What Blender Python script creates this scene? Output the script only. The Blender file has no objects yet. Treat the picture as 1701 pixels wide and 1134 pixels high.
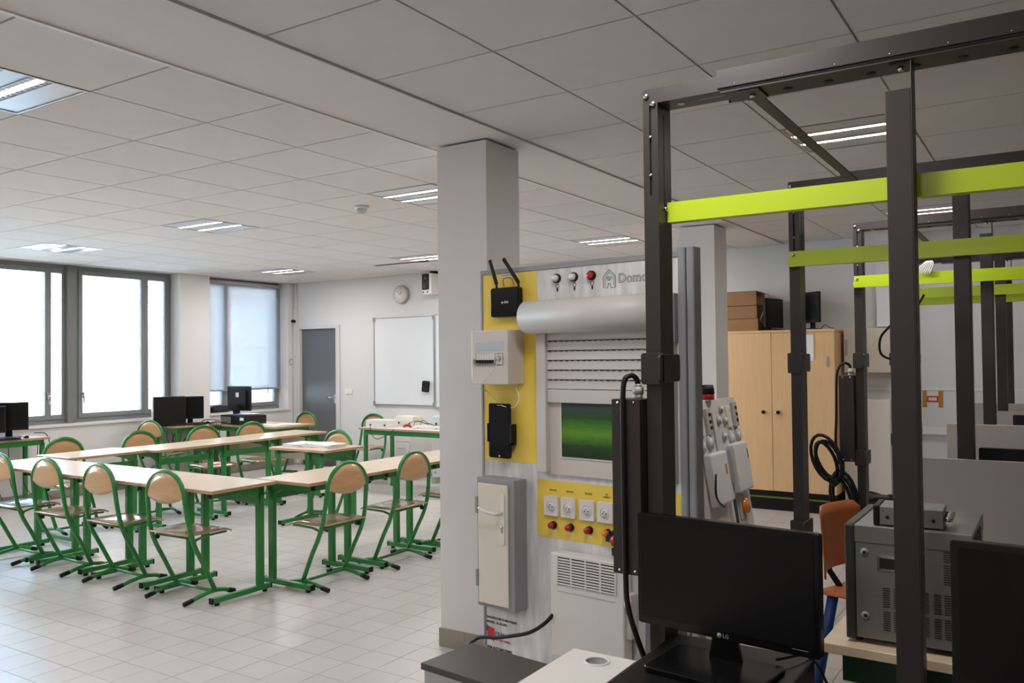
import bpy, bmesh, math, random
from mathutils import Vector, Matrix
random.seed(7)
PI = math.pi
sc = bpy.context.scene
COL = sc.collection

# ------------------------------------------------------------------ camera
H = 1.565; CEIL = 2.755
F = 1405.08; YAW = math.radians(32.836); PIT = math.radians(1.164); ROL = math.radians(-0.616)
def cam_axes():
    cy, sy = math.cos(YAW), math.sin(YAW)
    f = Vector((-sy*math.cos(PIT), cy*math.cos(PIT), math.sin(PIT)))
    r = Vector((cy, sy, 0)); u = r.cross(f)
    return math.cos(ROL)*r + math.sin(ROL)*u, -math.sin(ROL)*r + math.cos(ROL)*u, f
CR, CU, CF = cam_axes()
cd = bpy.data.cameras.new('camera'); cam = bpy.data.objects.new('camera', cd); COL.objects.link(cam)
cd.sensor_width = 36; cd.lens = F/1701*36; cd.clip_start = .02; cd.clip_end = 200
M = Matrix((CR, CU, -CF)).transposed().to_4x4(); M.translation = (0, 0, H)
cam.matrix_world = M
sc.camera = cam
C0 = Vector((0, 0, H))
def ray(u, v): return CF + CR*((u-850.5)/F) - CU*((v-567)/F)
def onz(u, v, z):
    d = ray(u, v); return C0 + d*((z-H)/d.z)
def onx(u, v, x):
    d = ray(u, v); return C0 + d*(x/d.x)
def ony(u, v, y):
    d = ray(u, v); return C0 + d*(y/d.y)

# ------------------------------------------------------------------ light
sc.view_settings.view_transform = 'Standard'; sc.view_settings.look = 'None'
sc.view_settings.gamma = 1; sc.view_settings.use_curve_mapping = False
sc.view_settings.exposure = 0.2
w = bpy.data.worlds.new('sky'); sc.world = w; w.use_nodes = True
nt = w.node_tree; nt.nodes.clear()
sky = nt.nodes.new('ShaderNodeTexSky'); sky.sky_type = 'NISHITA'; sky.sun_disc = False
sky.sun_elevation = math.radians(48); sky.sun_rotation = math.radians(100)
bg = nt.nodes.new('ShaderNodeBackground'); bg.inputs['Strength'].default_value = 3.0
wo = nt.nodes.new('ShaderNodeOutputWorld')
nt.links.new(sky.outputs[0], bg.inputs[0]); nt.links.new(bg.outputs[0], wo.inputs[0])
sd = bpy.data.lights.new('sun', 'SUN'); sd.energy = 26; sd.angle = math.radians(.6); sd.color = (1, .98, .96)
so = bpy.data.objects.new('sun', sd); COL.objects.link(so)
so.rotation_euler = Vector((-0.72, 0.25, -0.75)).to_track_quat('-Z', 'Y').to_euler(); so.location = (20, -10, 30)
def portal(name, y0, y1, z0, z1):
    l = bpy.data.lights.new(name, 'AREA'); l.shape = 'RECTANGLE'; l.size = y1-y0; l.size_y = z1-z0
    l.cycles.is_portal = True
    o = bpy.data.objects.new(name, l); COL.objects.link(o)
    o.location = (-10.2, (y0+y1)/2, (z0+z1)/2); o.rotation_euler = (PI/2, 0, -PI/2)
portal('window_portal', .5, 7.1, .85, 2.72); portal('window_portal', 7.5, 9.0, .85, 2.72)
LAMP_W = 17.8          # watts of each ceiling luminaire
TUBE_E = 12.0

# ------------------------------------------------------------------ materials
def lin(c):
    return tuple(((x/255)/12.92 if x/255 <= .04045 else ((x/255+.055)/1.055)**2.4) for x in c)
MATS = {}
def mat(name, rgb, rough=.5, metal=0, spec=.5, noise=0, nscale=8, bump=0, bscale=60, coat=0, stretch=None, emit=None, e=0, var=0):
    if name in MATS: return MATS[name]
    m = bpy.data.materials.new(name); m.use_nodes = True; MATS[name] = m
    N = m.node_tree; b = N.nodes['Principled BSDF']
    c = (*lin(rgb), 1)
    b.inputs['Base Color'].default_value = c; b.inputs['Roughness'].default_value = rough
    b.inputs['Metallic'].default_value = metal; b.inputs['Specular IOR Level'].default_value = spec
    b.inputs['Coat Weight'].default_value = coat; b.inputs['Coat Roughness'].default_value = .12
    if emit: b.inputs['Emission Color'].default_value = (*lin(emit), 1); b.inputs['Emission Strength'].default_value = e
    tc = N.nodes.new('ShaderNodeTexCoord'); mp = N.nodes.new('ShaderNodeMapping')
    N.links.new(tc.outputs['Object'], mp.inputs[0])
    if stretch: mp.inputs['Scale'].default_value = stretch
    if noise:
        n = N.nodes.new('ShaderNodeTexNoise'); n.inputs['Scale'].default_value = nscale; n.inputs['Detail'].default_value = 5
        N.links.new(mp.outputs[0], n.inputs[0])
        r = N.nodes.new('ShaderNodeMapRange'); r.inputs[1].default_value = .3; r.inputs[2].default_value = .7
        r.inputs[3].default_value = 1-noise; r.inputs[4].default_value = 1+noise
        N.links.new(n.outputs[0], r.inputs[0])
        mx = N.nodes.new('ShaderNodeVectorMath'); mx.operation = 'SCALE'; mx.inputs[0].default_value = c[:3]
        N.links.new(r.outputs[0], mx.inputs['Scale']); last = mx.outputs[0]
        if var:
            oi = N.nodes.new('ShaderNodeObjectInfo'); r2 = N.nodes.new('ShaderNodeMapRange')
            r2.inputs[3].default_value = 1-var; r2.inputs[4].default_value = 1+var
            N.links.new(oi.outputs['Random'], r2.inputs[0])
            m2 = N.nodes.new('ShaderNodeVectorMath'); m2.operation = 'SCALE'
            N.links.new(last, m2.inputs[0]); N.links.new(r2.outputs[0], m2.inputs['Scale']); last = m2.outputs[0]
        N.links.new(last, b.inputs['Base Color'])
    if bump:
        n = N.nodes.new('ShaderNodeTexNoise'); n.inputs['Scale'].default_value = bscale; n.inputs['Detail'].default_value = 4
        N.links.new(mp.outputs[0], n.inputs[0])
        bp = N.nodes.new('ShaderNodeBump'); bp.inputs['Strength'].default_value = bump; bp.inputs['Distance'].default_value = .002
        N.links.new(n.outputs[0], bp.inputs['Height']); N.links.new(bp.outputs[0], b.inputs['Normal'])
    return m
def thin_mix(name, rgb, fac, base='glossy', rough=.02):
    """thin sheet: part see-through, part glossy / translucent"""
    m = bpy.data.materials.new(name); m.use_nodes = True; N = m.node_tree; N.nodes.clear()
    o = N.nodes.new('ShaderNodeOutputMaterial'); mx = N.nodes.new('ShaderNodeMixShader')
    t = N.nodes.new('ShaderNodeBsdfTransparent')
    if base == 'glossy':
        g = N.nodes.new('ShaderNodeBsdfGlossy'); g.inputs[0].default_value = (1, 1, 1, 1); g.inputs['Roughness'].default_value = rough
        fr = N.nodes.new('ShaderNodeFresnel'); fr.inputs[0].default_value = 1.5
        N.links.new(fr.outputs[0], mx.inputs[0]); t.inputs[0].default_value = (*lin(rgb), 1)
        N.links.new(t.outputs[0], mx.inputs[1]); N.links.new(g.outputs[0], mx.inputs[2])
    else:
        a = N.nodes.new('ShaderNodeAddShader'); tr = N.nodes.new('ShaderNodeBsdfTranslucent'); df = N.nodes.new('ShaderNodeBsdfDiffuse')
        tr.inputs[0].default_value = (*[x*.5 for x in lin(rgb)], 1); df.inputs[0].default_value = (*[x*.5 for x in lin(rgb)], 1)
        N.links.new(tr.outputs[0], a.inputs[0]); N.links.new(df.outputs[0], a.inputs[1])
        mx.inputs[0].default_value = fac
        N.links.new(t.outputs[0], mx.inputs[1]); N.links.new(a.outputs[0], mx.inputs[2])
    N.links.new(mx.outputs[0], o.inputs[0]); return m

WALL = mat('wall_paint', (222, 218, 216), .75, noise=.012, nscale=2, bump=.15, bscale=300)
BACKW = mat('back_wall_paint', (215, 214, 213), .7, noise=.012, nscale=2, bump=.15, bscale=300)
TILEC = mat('ceiling_tile_white', (222, 215, 211), .9, noise=.02, nscale=5, bump=.3, bscale=400, var=.015)
GRIDC = mat('ceiling_grid_grey', (168, 160, 150), .6)
BEAMC = mat('beam_paint', (226, 219, 214), .8, noise=.01, nscale=2)
FTILE = mat('floor_tile_ceramic', (200, 194, 189), .34, spec=.4, noise=.035, nscale=3.5, bump=.08, bscale=40, var=.025)
GROUT = mat('grout', (140, 132, 124), .9, noise=.05, nscale=20)
SKIRT = mat('skirting_tile', (150, 141, 128), .45, noise=.04, nscale=12, var=.04)
FRAME = mat('window_frame_grey', (126, 130, 131), .45, spec=.4)  # lightened grey, veiling glare from the panes put into the colour
MULL = mat('mullion_grey', (124, 123, 122), .5)
ALU = mat('aluminium', (178, 180, 180), .35, .7)
CHROME = mat('chrome', (215, 215, 215), .15, 1)
WHITEM = mat('white_board_enamel', (226, 228, 230), .16, spec=.6, coat=.3)
GREEN = mat('green_powder_coat', (38, 128, 55), .32, spec=.5, coat=.25)
BLACKP = mat('black_plastic', (19, 18, 18), .5, spec=.3)
BLACKG = mat('black_gloss_plastic', (10, 10, 11), .22, spec=.3)
SCREEN = mat('dark_screen', (9, 9, 9), .35, spec=.25)
PLY = mat('beech_plywood', (201, 158, 112), .28, noise=.08, nscale=7, stretch=(1, 1, 6), coat=.35)
SEATP = mat('seat_plywood', (178, 146, 115), .2, noise=.08, nscale=6, stretch=(5, 1, 1), coat=.6)
EDGE = mat('plywood_edge', (150, 108, 74), .5, noise=.1, nscale=30)
TOP = mat('beech_laminate', (222, 198, 168), .3, noise=.03, nscale=4, stretch=(1, 5, 1), coat=.25)
TOPE = mat('laminate_edge', (178, 142, 108), .45)
TOPW = mat('white_laminate', (228, 222, 218), .3, coat=.15)
DOORG = mat('door_grey', (98, 99, 101), .32, spec=.5)
DOORF = mat('door_frame_paint', (205, 204, 203), .5)
RACK = mat('anthracite_metal', (62, 57, 56), .4, metal=.35, spec=.4, bump=.05, bscale=500)
RACKD = mat('slot_black', (14, 13, 13), .8)
LIME = mat('lime_powder_coat', (184, 206, 36), .38, spec=.5)
PANG = mat('partition_grey', (172, 165, 160), .7, noise=.015, nscale=5)
CONC = mat('pale_concrete_print', (216, 214, 213), .6, noise=.2, nscale=7, stretch=(4, 1, .6), bump=.05)
YEL = mat('mustard_yellow_print', (238, 206, 84), .55, noise=.02, nscale=5)
GREYP = mat('grey_box_paint', (146, 147, 150), .5)
CREAM = mat('cream_paint', (222, 214, 196), .45, noise=.01)
WPL = mat('white_plastic', (226, 222, 218), .35)
WPL2 = mat('warm_white_plastic', (212, 203, 195), .4)
LGREY = mat('light_grey_plastic', (176, 172, 168), .45)
SHUT = mat('shutter_white', (205, 201, 196), .45)
RED = mat('red_lens', (178, 26, 22), .25, coat=.4)
ORANGE = mat('orange_lens', (226, 120, 24), .25, coat=.4)
GLAWN = mat('lawn', (70, 140, 30), .8, noise=.3, nscale=18)
WOODC = mat('cabinet_beech', (224, 182, 134), .5, noise=.05, nscale=5, stretch=(6, 6, .5))
CARD = mat('cardboard', (150, 112, 76), .8, noise=.05, nscale=8)
BEIGE = mat('beige_cupboard', (205, 194, 176), .5, noise=.01)
PAPER = mat('paper_white', (235, 232, 230), .7)
PAPERB = mat('paper_blue', (120, 150, 225), .6)
SILV = mat('brushed_silver', (134, 133, 132), .36, metal=.55, noise=.05, nscale=30, stretch=(1, 1, 12))
SILVD = mat('dark_silver', (62, 66, 66), .4, metal=.4)
CHORANGE = mat('orange_plywood', (186, 104, 52), .35, noise=.06, nscale=8, coat=.3)
BLUEM = mat('blue_metal', (22, 66, 128), .4)
DGREEN = mat('dark_green_metal', (18, 56, 32), .45)
DGREY = mat('dark_grey_laminate', (70, 66, 65), .5, noise=.03, nscale=20)
FABB = mat('bin_liner', (22, 22, 24), .45, bump=.5, bscale=40)
GLASS = thin_mix('window_glass', (240, 248, 246), 0)
BLIND = thin_mix('screen_blind_fabric', (184, 188, 197), .79, 'cloth')
TUBE = mat('lamp_tube', (255, 252, 244), .5, emit=(255, 249, 238), e=TUBE_E)
LOUV = mat('louvre_aluminium', (196, 198, 200), .28, metal=.5)
FACADE = mat('facade_render', (218, 220, 222), .85, noise=.02, nscale=2)
ROOFT = mat('outside_ground', (160, 165, 170), .9, noise=.05)
WDARK = mat('facade_window', (176, 186, 204), .3)
SLATW = mat('pale_timber_slat', (205, 186, 158), .7, noise=.06, nscale=5)
PINKW = mat('brick_pink_facade', (140, 110, 104), .85, noise=.04, nscale=12)
INK = mat('black_ink', (22, 22, 22), .7)
INKR = mat('red_ink', (200, 34, 26), .5)
INKB = mat('blue_ink', (34, 52, 130), .5)
TEAL = mat('teal_ink', (40, 140, 140), .5)
TAPE = mat('brown_tape', (176, 122, 40), .5)
CLEAR = mat('dusty_plastic_box', (205, 214, 212), .25)

# ------------------------------------------------------------------ mesh helpers
class MB:
    def __init__(s): s.v = []; s.f = []; s.sm = []
    def add(s, vs, fs, smooth=False):
        k = len(s.v); s.v += [tuple(v) for v in vs]; s.f += [tuple(i+k for i in f) for f in fs]; s.sm += [smooth]*len(fs)
        return s
    def box(s, x0, x1, y0, y1, z0, z1):
        vs = [(x, y, z) for z in (z0, z1) for y in (y0, y1) for x in (x0, x1)]
        return s.add(vs, [(0, 2, 3, 1), (4, 5, 7, 6), (0, 1, 5, 4), (2, 6, 7, 3), (0, 4, 6, 2), (1, 3, 7, 5)])
    def obox(s, p0, p1, wd, ht, up=(0, 0, 1)):
        """bar from p0 to p1, width wd across, height ht along up"""
        p0 = Vector(p0); p1 = Vector(p1); d = (p1-p0).normalized(); u = Vector(up)
        r = d.cross(u).normalized(); u = r.cross(d)
        vs = [p + r*a*wd/2 + u*b*ht/2 for p in (p0, p1) for a, b in ((-1, -1), (1, -1), (1, 1), (-1, 1))]
        return s.add(vs, [(0, 1, 2, 3), (7, 6, 5, 4), (0, 4, 5, 1), (1, 5, 6, 2), (2, 6, 7, 3), (3, 7, 4, 0)])
    def tube(s, pts, r, n=8, closed=False, r2=None, flat=1):
        pts = [Vector(p) for p in pts]; m = len(pts); rings = []
        prev = None
        for i, p in enumerate(pts):
            if closed: t = pts[(i+1) % m]-pts[i-1]
            else: t = pts[min(i+1, m-1)]-pts[max(i-1, 0)]
            t.normalize()
            if prev is None:
                a = Vector((0, 0, 1)) if abs(t.z) < .9 else Vector((1, 0, 0))
                prev = t.cross(a).normalized()
            prev = (prev - t*prev.dot(t)).normalized(); b = t.cross(prev)
            rr = r if r2 is None else r + (r2-r)*i/(m-1)
            rings.append([p + prev*math.cos(2*PI*k/n)*rr + b*math.sin(2*PI*k/n)*rr*flat for k in range(n)])
        vs = [v for g in rings for v in g]; fs = []
        for i in range(m if closed else m-1):
            for k in range(n):
                a = i*n; b2 = ((i+1) % m)*n
                fs.append((a+k, a+(k+1) % n, b2+(k+1) % n, b2+k))
        if not closed:
            fs += [tuple(range(n))[::-1], tuple((m-1)*n+k for k in range(n))]
        return s.add(vs, fs, True)
    def cyl(s, p0, p1, r, n=16, r2=None): 
        return s.tube([p0, p1], r, n, r2=r2)
    def prism(s, poly, a, b, axis='y'):
        """extrude a 2-D polygon (u,v) from a to b along axis"""
        def P(u, v, w): return {'y': (u, w, v), 'x': (w, u, v), 'z': (u, v, w)}[axis]
        n = len(poly); vs = [P(u, v, a) for u, v in poly]+[P(u, v, b) for u, v in poly]
        fs = [tuple(range(n)), tuple(range(2*n-1, n-1, -1))]+[(i, (i+1) % n+0, (i+1) % n+n, i+n) for i in range(n)]
        return s.add(vs, fs)
    def sheet(s, grid, th):
        """grid[i][j] of points, thickness along -z"""
        a = len(grid); b = len(grid[0]); vs = [Vector(p) for r in grid for p in r]
        vs += [p-Vector((0, 0, th)) for p in vs]; o = a*b; fs = []
        for i in range(a-1):
            for j in range(b-1):
                q = (i*b+j, (i+1)*b+j, (i+1)*b+j+1, i*b+j+1); fs += [q, tuple(x+o for x in q[::-1])]
        for i in range(a-1):
            fs += [(i*b, i*b+o, (i+1)*b+o, (i+1)*b), (i*b+b-1, (i+1)*b+b-1, (i+1)*b+b-1+o, i*b+b-1+o)]
        for j in range(b-1):
            fs += [(j, j+1, j+1+o, j+o), ((a-1)*b+j, (a-1)*b+j+o, (a-1)*b+j+1+o, (a-1)*b+j+1)]
        return s.add(vs, fs, True)
    def mesh(s, name, mats, bev=0, seg=2):
        me = bpy.data.meshes.new(name); me.from_pydata(s.v, [], s.f)
        bm = bmesh.new(); bm.from_mesh(me)
        for f, k in zip(bm.faces, s.sm): f.smooth = k
        bmesh.ops.recalc_face_normals(bm, faces=bm.faces)
        if bev:
            es = [e for e in bm.edges if len(e.link_faces) == 2 and not e.link_faces[0].smooth and e.calc_face_angle(0) > .5]
            bmesh.ops.bevel(bm, geom=es, offset=bev, segments=seg, affect='EDGES', profile=.5, clamp_overlap=True)
        bm.to_mesh(me); bm.free()
        for m_ in (mats if isinstance(mats, (list, tuple)) else [mats]): me.materials.append(m_)
        return me
    def obj(s, name, m, parent=None, bev=0, seg=2, loc=None, rot=None, label=None):
        me = s.mesh(name, m, bev, seg)
        return link(me, name, parent, loc, rot, label)
def link(me, name, parent=None, loc=None, rot=None, label=None):
    o = bpy.data.objects.new(name, me); COL.objects.link(o)
    if parent is not None: o.parent = parent
    if loc is not None: o.location = loc
    if rot is not None: o.rotation_euler = rot
    if label: o['label'] = label
    return o
def rrect(x0, x1, y0, y1, r, n=4):
    out = []
    for cx, cy, a in ((x1-r, y1-r, 0), (x0+r, y1-r, PI/2), (x0+r, y0+r, PI), (x1-r, y0+r, 1.5*PI)):
        for k in range(n+1): out.append((cx+r*math.cos(a+k*PI/2/n), cy+r*math.sin(a+k*PI/2/n)))
    return out
def ngon(cx, cy, r, n=20): return [(cx+r*math.cos(2*PI*k/n), cy+r*math.sin(2*PI*k/n)) for k in range(n)]
def tag(o, label, cat, group=None):
    o['label'] = label; o['category'] = cat
    if group: o['group'] = group
    return o
def thing(name, label, cat, loc=(0, 0, 0), rz=0, group=None, rot=None):
    o = bpy.data.objects.new(name, None); COL.objects.link(o); o.empty_display_size = .1
    o.location = loc; o.rotation_euler = rot if rot else (0, 0, rz)
    return tag(o, label, cat, group)
def struct(o): o['kind'] = 'structure'; return o
def dup(root, loc, rz, label, group=None):
    r = root.copy(); COL.objects.link(r); r.location = loc; r.rotation_euler = (0, 0, rz); r['label'] = label
    if group: r['group'] = group
    for ch in list(root.children):
        c = ch.copy(); COL.objects.link(c); c.parent = r
        for g in list(ch.children):
            d = g.copy(); COL.objects.link(d); d.parent = c
    return r
def text(s, size, name, m, parent, loc, rot, ext=.0006, align='CENTER', off=0):
    cu = bpy.data.curves.new(name, 'FONT'); cu.body = s; cu.size = size; cu.extrude = ext; cu.align_x = align; cu.align_y = 'CENTER'
    cu.offset = off; cu.resolution_u = 3
    t = bpy.data.objects.new('tmp_text', cu); COL.objects.link(t)
    dg = bpy.context.evaluated_depsgraph_get(); me = bpy.data.meshes.new_from_object(t.evaluated_get(dg))
    bpy.data.objects.remove(t); me.name = name; me.materials.clear(); me.materials.append(m)
    return link(me, name, parent, loc, rot)
def catenary(a, b, sag, n=10):
    a = Vector(a); b = Vector(b)
    return [a.lerp(b, t/n) - Vector((0, 0, sag*4*(t/n)*(1-t/n))) for t in range(n+1)]
def smooth_pts(pts, n=6):
    P = [Vector(p) for p in pts]; P = [P[0]*2-P[1]]+P+[P[-1]*2-P[-2]]; out = []
    for i in range(1, len(P)-2):
        for k in range(n):
            t = k/n; a, b, c, d = P[i-1:i+3]
            out.append(.5*((2*b)+(c-a)*t+(2*a-5*b+4*c-d)*t*t+(3*b-a-3*c+d)*t**3))
    out.append(P[-2]); return out

# ================================================================== SETTING
XL, XWIN, YB, XR, YF = -9.85, -10.05, 9.1, 3.2, -5.0
GY0 = 2.10                                   # ceiling cross lines y = GY0 + .6k
# ---- floor: tiles of 20 cm
fl = MB().box(XL-.4, XR, YF, YB+.2, -.1, -.004).obj('floor', GROUT); struct(fl)
def inframe(p, mg=0):
    d = Vector(p)-C0; z = d.dot(CF)
    if z < .1: return False
    u = 850.5+F*d.dot(CR)/z; v = 567-F*d.dot(CU)/z
    return -mg < u < 1701+mg and -mg < v < 1134+mg
tme = MB().box(.0015, .1985, .0015, .1985, -.008, 0).mesh('floor_tile', FTILE)
cells = []
x = -3.94 - .2*30
while x < XR-.2:
    y = 3.44 - .2*42
    while y < YB-.15:
        if x > XL-.05: cells.append((x, y))
        y += .2
    x += .2
def fkey(c):
    # tiles seen clear of pillar and benches first, largest in the photo first
    p = (c[0]+.1, c[1]+.1, 0)
    d = (Vector(p)-C0)
    vis = inframe(p, 5) and c[0] < -1.6-.35*c[1]+.35*c[1] and (c[0]+.1)/max(c[1]+.1, .01) < -.74
    return (0 if vis else 1, d.length)
cells.sort(key=fkey)
for c in cells[:300]:
    o = link(tme, 'floor_tile', fl, (c[0], c[1], random.uniform(-.0006, 0)))
mb = MB()
for c in cells[300:]:
    mb.box(c[0]+.0015, c[0]+.1985, c[1]+.0015, c[1]+.1985, -.008, random.uniform(-.0006, 0))
st = mb.obj('floor_tiles', FTILE, fl); st['kind'] = 'stuff'

# ---- ceiling: 60 cm mineral tiles in two bays, a plastered beam between
ce = MB().box(XL-.3, XR, YF, YB+.2, CEIL+.006, CEIL+.2).obj('ceiling', GRIDC); struct(ce)
lights = []
for kx, bay in ((-1, 'L'), (-5, 'L'), (-9, 'L'), (1, 'R')):
    for ky in (-6, -1, 4, 9): lights.append((bay, kx, ky))  # row behind the camera is unseen, added to brighten the foreground
taken = set(lights)
ctme = MB().box(.005, .595, .005, .595, 0, .014).mesh('ceiling_tile', TILEC)
cc = []
for k in range(-11, 1):
    for j in range(-12, 12):
        if ('L', k, j) not in taken: cc.append((-3.54+.6*k, GY0+.6*j))
for k in range(-1, 9):
    for j in range(-12, 12):
        if ('R', k, j) not in taken: cc.append((-1.815+.6*k, GY0+.6*j))
rest = MB()
for (x, y) in cc:
    x0 = max(x, XL-.18); x1 = x+.6; y1 = min(y+.6, YB)
    if y1-y < .05 or x1-x0 < .05: continue
    L_ = x < -3; 
    if L_: x1 = min(x1, -2.94)
    else: x0 = max(x0, -2.42)
    full = abs(x1-x0-.6) < 1e-6 and abs(y1-y-.6) < 1e-6
    vis = any(inframe((px, py, CEIL), 0) for px in (x0, x1) for py in (y, y1))
    if vis and full: link(ctme, 'ceiling_tile', ce, (x, y, CEIL))
    elif vis: MB().box(x0+.005, x1-.005, y+.005, y1-.005, CEIL, CEIL+.014).obj('ceiling_tile', TILEC, ce)
    else: rest.box(x0+.005, x1-.005, y+.005, y1-.005, CEIL, CEIL+.014)
o = rest.obj('ceiling_tiles', TILEC, ce); o['kind'] = 'stuff'
bt = MB().box(-2.94, -2.42, YF, YB, CEIL-.009, CEIL+.02).obj('trim_1', BEAMC, bev=.002); struct(bt)
MB().box(-2.945, -2.925, YF, YB, CEIL-.016, CEIL-.008).obj('edge_profile', WPL, bt)
bt['label'] = 'plastered beam running across the ceiling above the pillars'

# ---- walls
def wall(name, m, *b): return struct(MB().box(*b).obj(name, m))
wall('wall_back', BACKW, XL, XR, YB+.06, YB+.25, 0, CEIL+.1)
wb = bpy.data.objects['wall_back']
MB().box(-9.9, -9.76, YB, YB+.1, 0, CEIL+.05).obj('wall_section', BACKW, wb)
MB().box(-8.92, XR, YB, YB+.1, 0, CEIL+.05).obj('wall_section', BACKW, wb)
MB().box(-9.76, -8.92, YB, YB+.1, 2.075, CEIL+.05).obj('wall_section', BACKW, wb)
wall('wall_right', mat('darkened_side_wall', (128, 125, 122), .8), XR, XR+.2, YF, YB, 0, CEIL+.1)  # unseen wall, greyed to cut its bounce light on the rack posts
wall('wall_front', WALL, XL-.3, XR, YF-.2, YF, 0, CEIL+.1)
wl = MB().box(-10.3, XL, YF, YB+.2, 0, .822).obj('wall_left', WALL); struct(wl)
MB().box(-10.3, XL, 7.09, 7.56, .822, CEIL+.02).obj('window_pier', WALL, wl)
MB().box(-10.3, XL, 8.97, YB+.2, .822, CEIL+.02).obj('window_pier', WALL, wl)
MB().box(-10.3, XL, YF, .5, .822, CEIL+.02).obj('window_pier', WALL, wl)
MB().box(-10.3, XL-.02, .5, YB, CEIL-.004, CEIL+.1).obj('window_head', TOPW, wl)
for a, b in ((.5, 7.09), (7.56, 8.97)):
    MB().box(-10.1, XL+.025, a, b, .822, .85).obj('window_sill', TOPW, wl, bev=.004)
bb = MB().box(XL, XL+.015, YF, YB, 0, .09).obj('baseboard_left', SKIRT); struct(bb)
bb = MB().box(-8.87, XR, YB-.012, YB, 0, .09).obj('baseboard_back', SKIRT); struct(bb)

# ---- windows
def ring(mb, y0, y1, z0, z1, wd, x0, x1, wz=.055):
    mb.box(x0, x1, y0, y0+wd, z0, z1); mb.box(x0, x1, y1-wd, y1, z0, z1)
    mb.box(x0, x1, y0+wd, y1-wd, z0, z0+wz); mb.box(x0, x1, y0+wd, y1-wd, z1-wz, z1); return mb
def window(nm, y0, y1, ysplit, hy, wo=.055, wr=.05):
    z0, z1 = .85, 2.752
    fr = ring(MB(), y0, y1, z0, z1, wo, XWIN-.06, XWIN).obj(nm, FRAME, bev=.004); struct(fr)
    for a, b, ws in ((y0+wo-.005, ysplit, .05), (ysplit, y1-wo+.005, wr)):
        s = ring(MB(), a, b, z0+.05, z1-.05, ws, XWIN-.045, XWIN+.015).obj('sash', FRAME, fr, bev=.004)
        MB().box(XWIN-.022, XWIN-.016, a+.045, b-.045, z0+.095, z1-.095).obj('pane', GLASS, s)
    h = MB().box(XWIN+.014, XWIN+.03, hy-.015, hy+.015, 1.14, 1.22)
    h.tube([(XWIN+.03, hy, 1.2), (XWIN+.055, hy, 1.2), (XWIN+.06, hy, 1.19), (XWIN+.06, hy, 1.08)], .009, 8)
    h.obj('window_handle', CHROME, fr)
    return fr
ya = [onx(72, 570, XWIN).y, onx(127, 570, XWIN).y, onx(104, 570, XWIN).y, onx(239.5, 570, XWIN).y, onx(370, 570, XWIN).y]
window('window_3', .55, 2.7, 2.3, 2.3)
window('window_4', 2.8, ya[2]+.03, onx(81, 570, XWIN).y, onx(78, 570, XWIN).y, .03, .022)
window('window_1', ya[1]-.03, 7.085, ya[3], ya[1]+.06)
window('window_2', 7.565, 8.965, ya[4]+.02, 8.7)
m_ = MB().box(XWIN-.08, XWIN+.05, ya[2]+.03, ya[1]-.03, .85, 2.754).obj('trim_2', MULL, bev=.006); struct(m_)
m_ = MB().box(XWIN-.08, XWIN+.05, 2.7, 2.8, .85, 2.74).obj('trim_3', MULL, bev=.006); struct(m_)
for p in (ya[1]-.028,):
    MB().box(XWIN+.05, XWIN+.062, ya[2]+.035, ya[2]+.055, .86, 2.74).obj('cover_strip', FRAME, bpy.data.objects['trim_2'], bev=.003)
b = thing('roller_blind', 'pale translucent roller blind lowered over the narrow window beside the door', 'blind', (XWIN+.05, 8.26, 2.68))
zb = 1.165-2.68
MB().box(-.001, .001, -.69, .69, zb, 0).obj('fabric', BLIND, b)
MB().box(-.01, .01, -.69, .69, zb-.02, zb+.005).obj('bottom_bar', ALU, b, bev=.003)
MB().cyl((0, -.69, .025), (0, .69, .025), .028, 16).obj('roller', LGREY, b)

# ---- door in the back wall
dr = MB().box(-9.72, -8.965, YB+.035, YB+.058, .005, 2.045).obj('door_1', DOORG, bev=.002); struct(dr)
fr = MB(); fr.box(-9.765, -9.72, YB-.02, YB+.058, 0, 2.09); fr.box(-8.965, -8.885, YB-.02, YB+.058, 0, 2.09); fr.box(-9.72, -8.965, YB-.02, YB+.058, 2.045, 2.09)
fr.obj('door_frame', DOORF, dr, bev=.003)
MB().tube([(-9.02, YB+.035, 1.02), (-9.02, YB-.02, 1.02), (-9.03, YB-.03, 1.02), (-9.14, YB-.03, 1.02)], .010, 8).obj('door_handle', CHROME, dr)
MB().box(-9.045, -8.995, YB+.028, YB+.036, .93, 1.06).obj('handle_plate', ALU, dr, bev=.002)
t1 = MB().box(XL+.02, XL+.085, YB-.045, YB, 0, 2.35); t1.box(XL+.035, XL+.07, YB-.03, YB, 2.35, CEIL)
struct(t1.obj('trim_4', DOORF, bev=.003))
# trunking low on the back wall at right
struct(MB().box(-1.72, XR, YB-.05, YB, .79, .86).obj('trim_5', WPL, bev=.004))
struct(MB().box(-1.72, XR, YB-.008, YB, 1.215, 1.235).obj('trim_6', WPL))
struct(MB().box(-1.50, -1.28, YB-.12, YB, 1.84, CEIL).obj('trim_7', WALL))

# ---- two square pillars with tile skirting
def pillar(nm, y0):
    p = MB().box(-2.87, -2.54, y0, y0+.325, 0, CEIL-.02).obj(nm, WALL, bev=.002); struct(p)
    for i in range(2):
        a = -2.878+i*.173
        MB().box(a, a+.171, y0-.009, y0, .001, .098).obj('skirting_tile', SKIRT, p)
        MB().box(-2.54, -2.531, y0-.009+i*.17, y0+.159+i*.17, .001, .098).obj('skirting_tile', SKIRT, p)
    MB().box(-2.879, -2.87, y0, y0+.32, .001, .098).obj('skirting_tile', SKIRT, p)
pillar('wall_pillar_near', 3.70); pillar('wall_pillar_far', 7.26)

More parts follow.
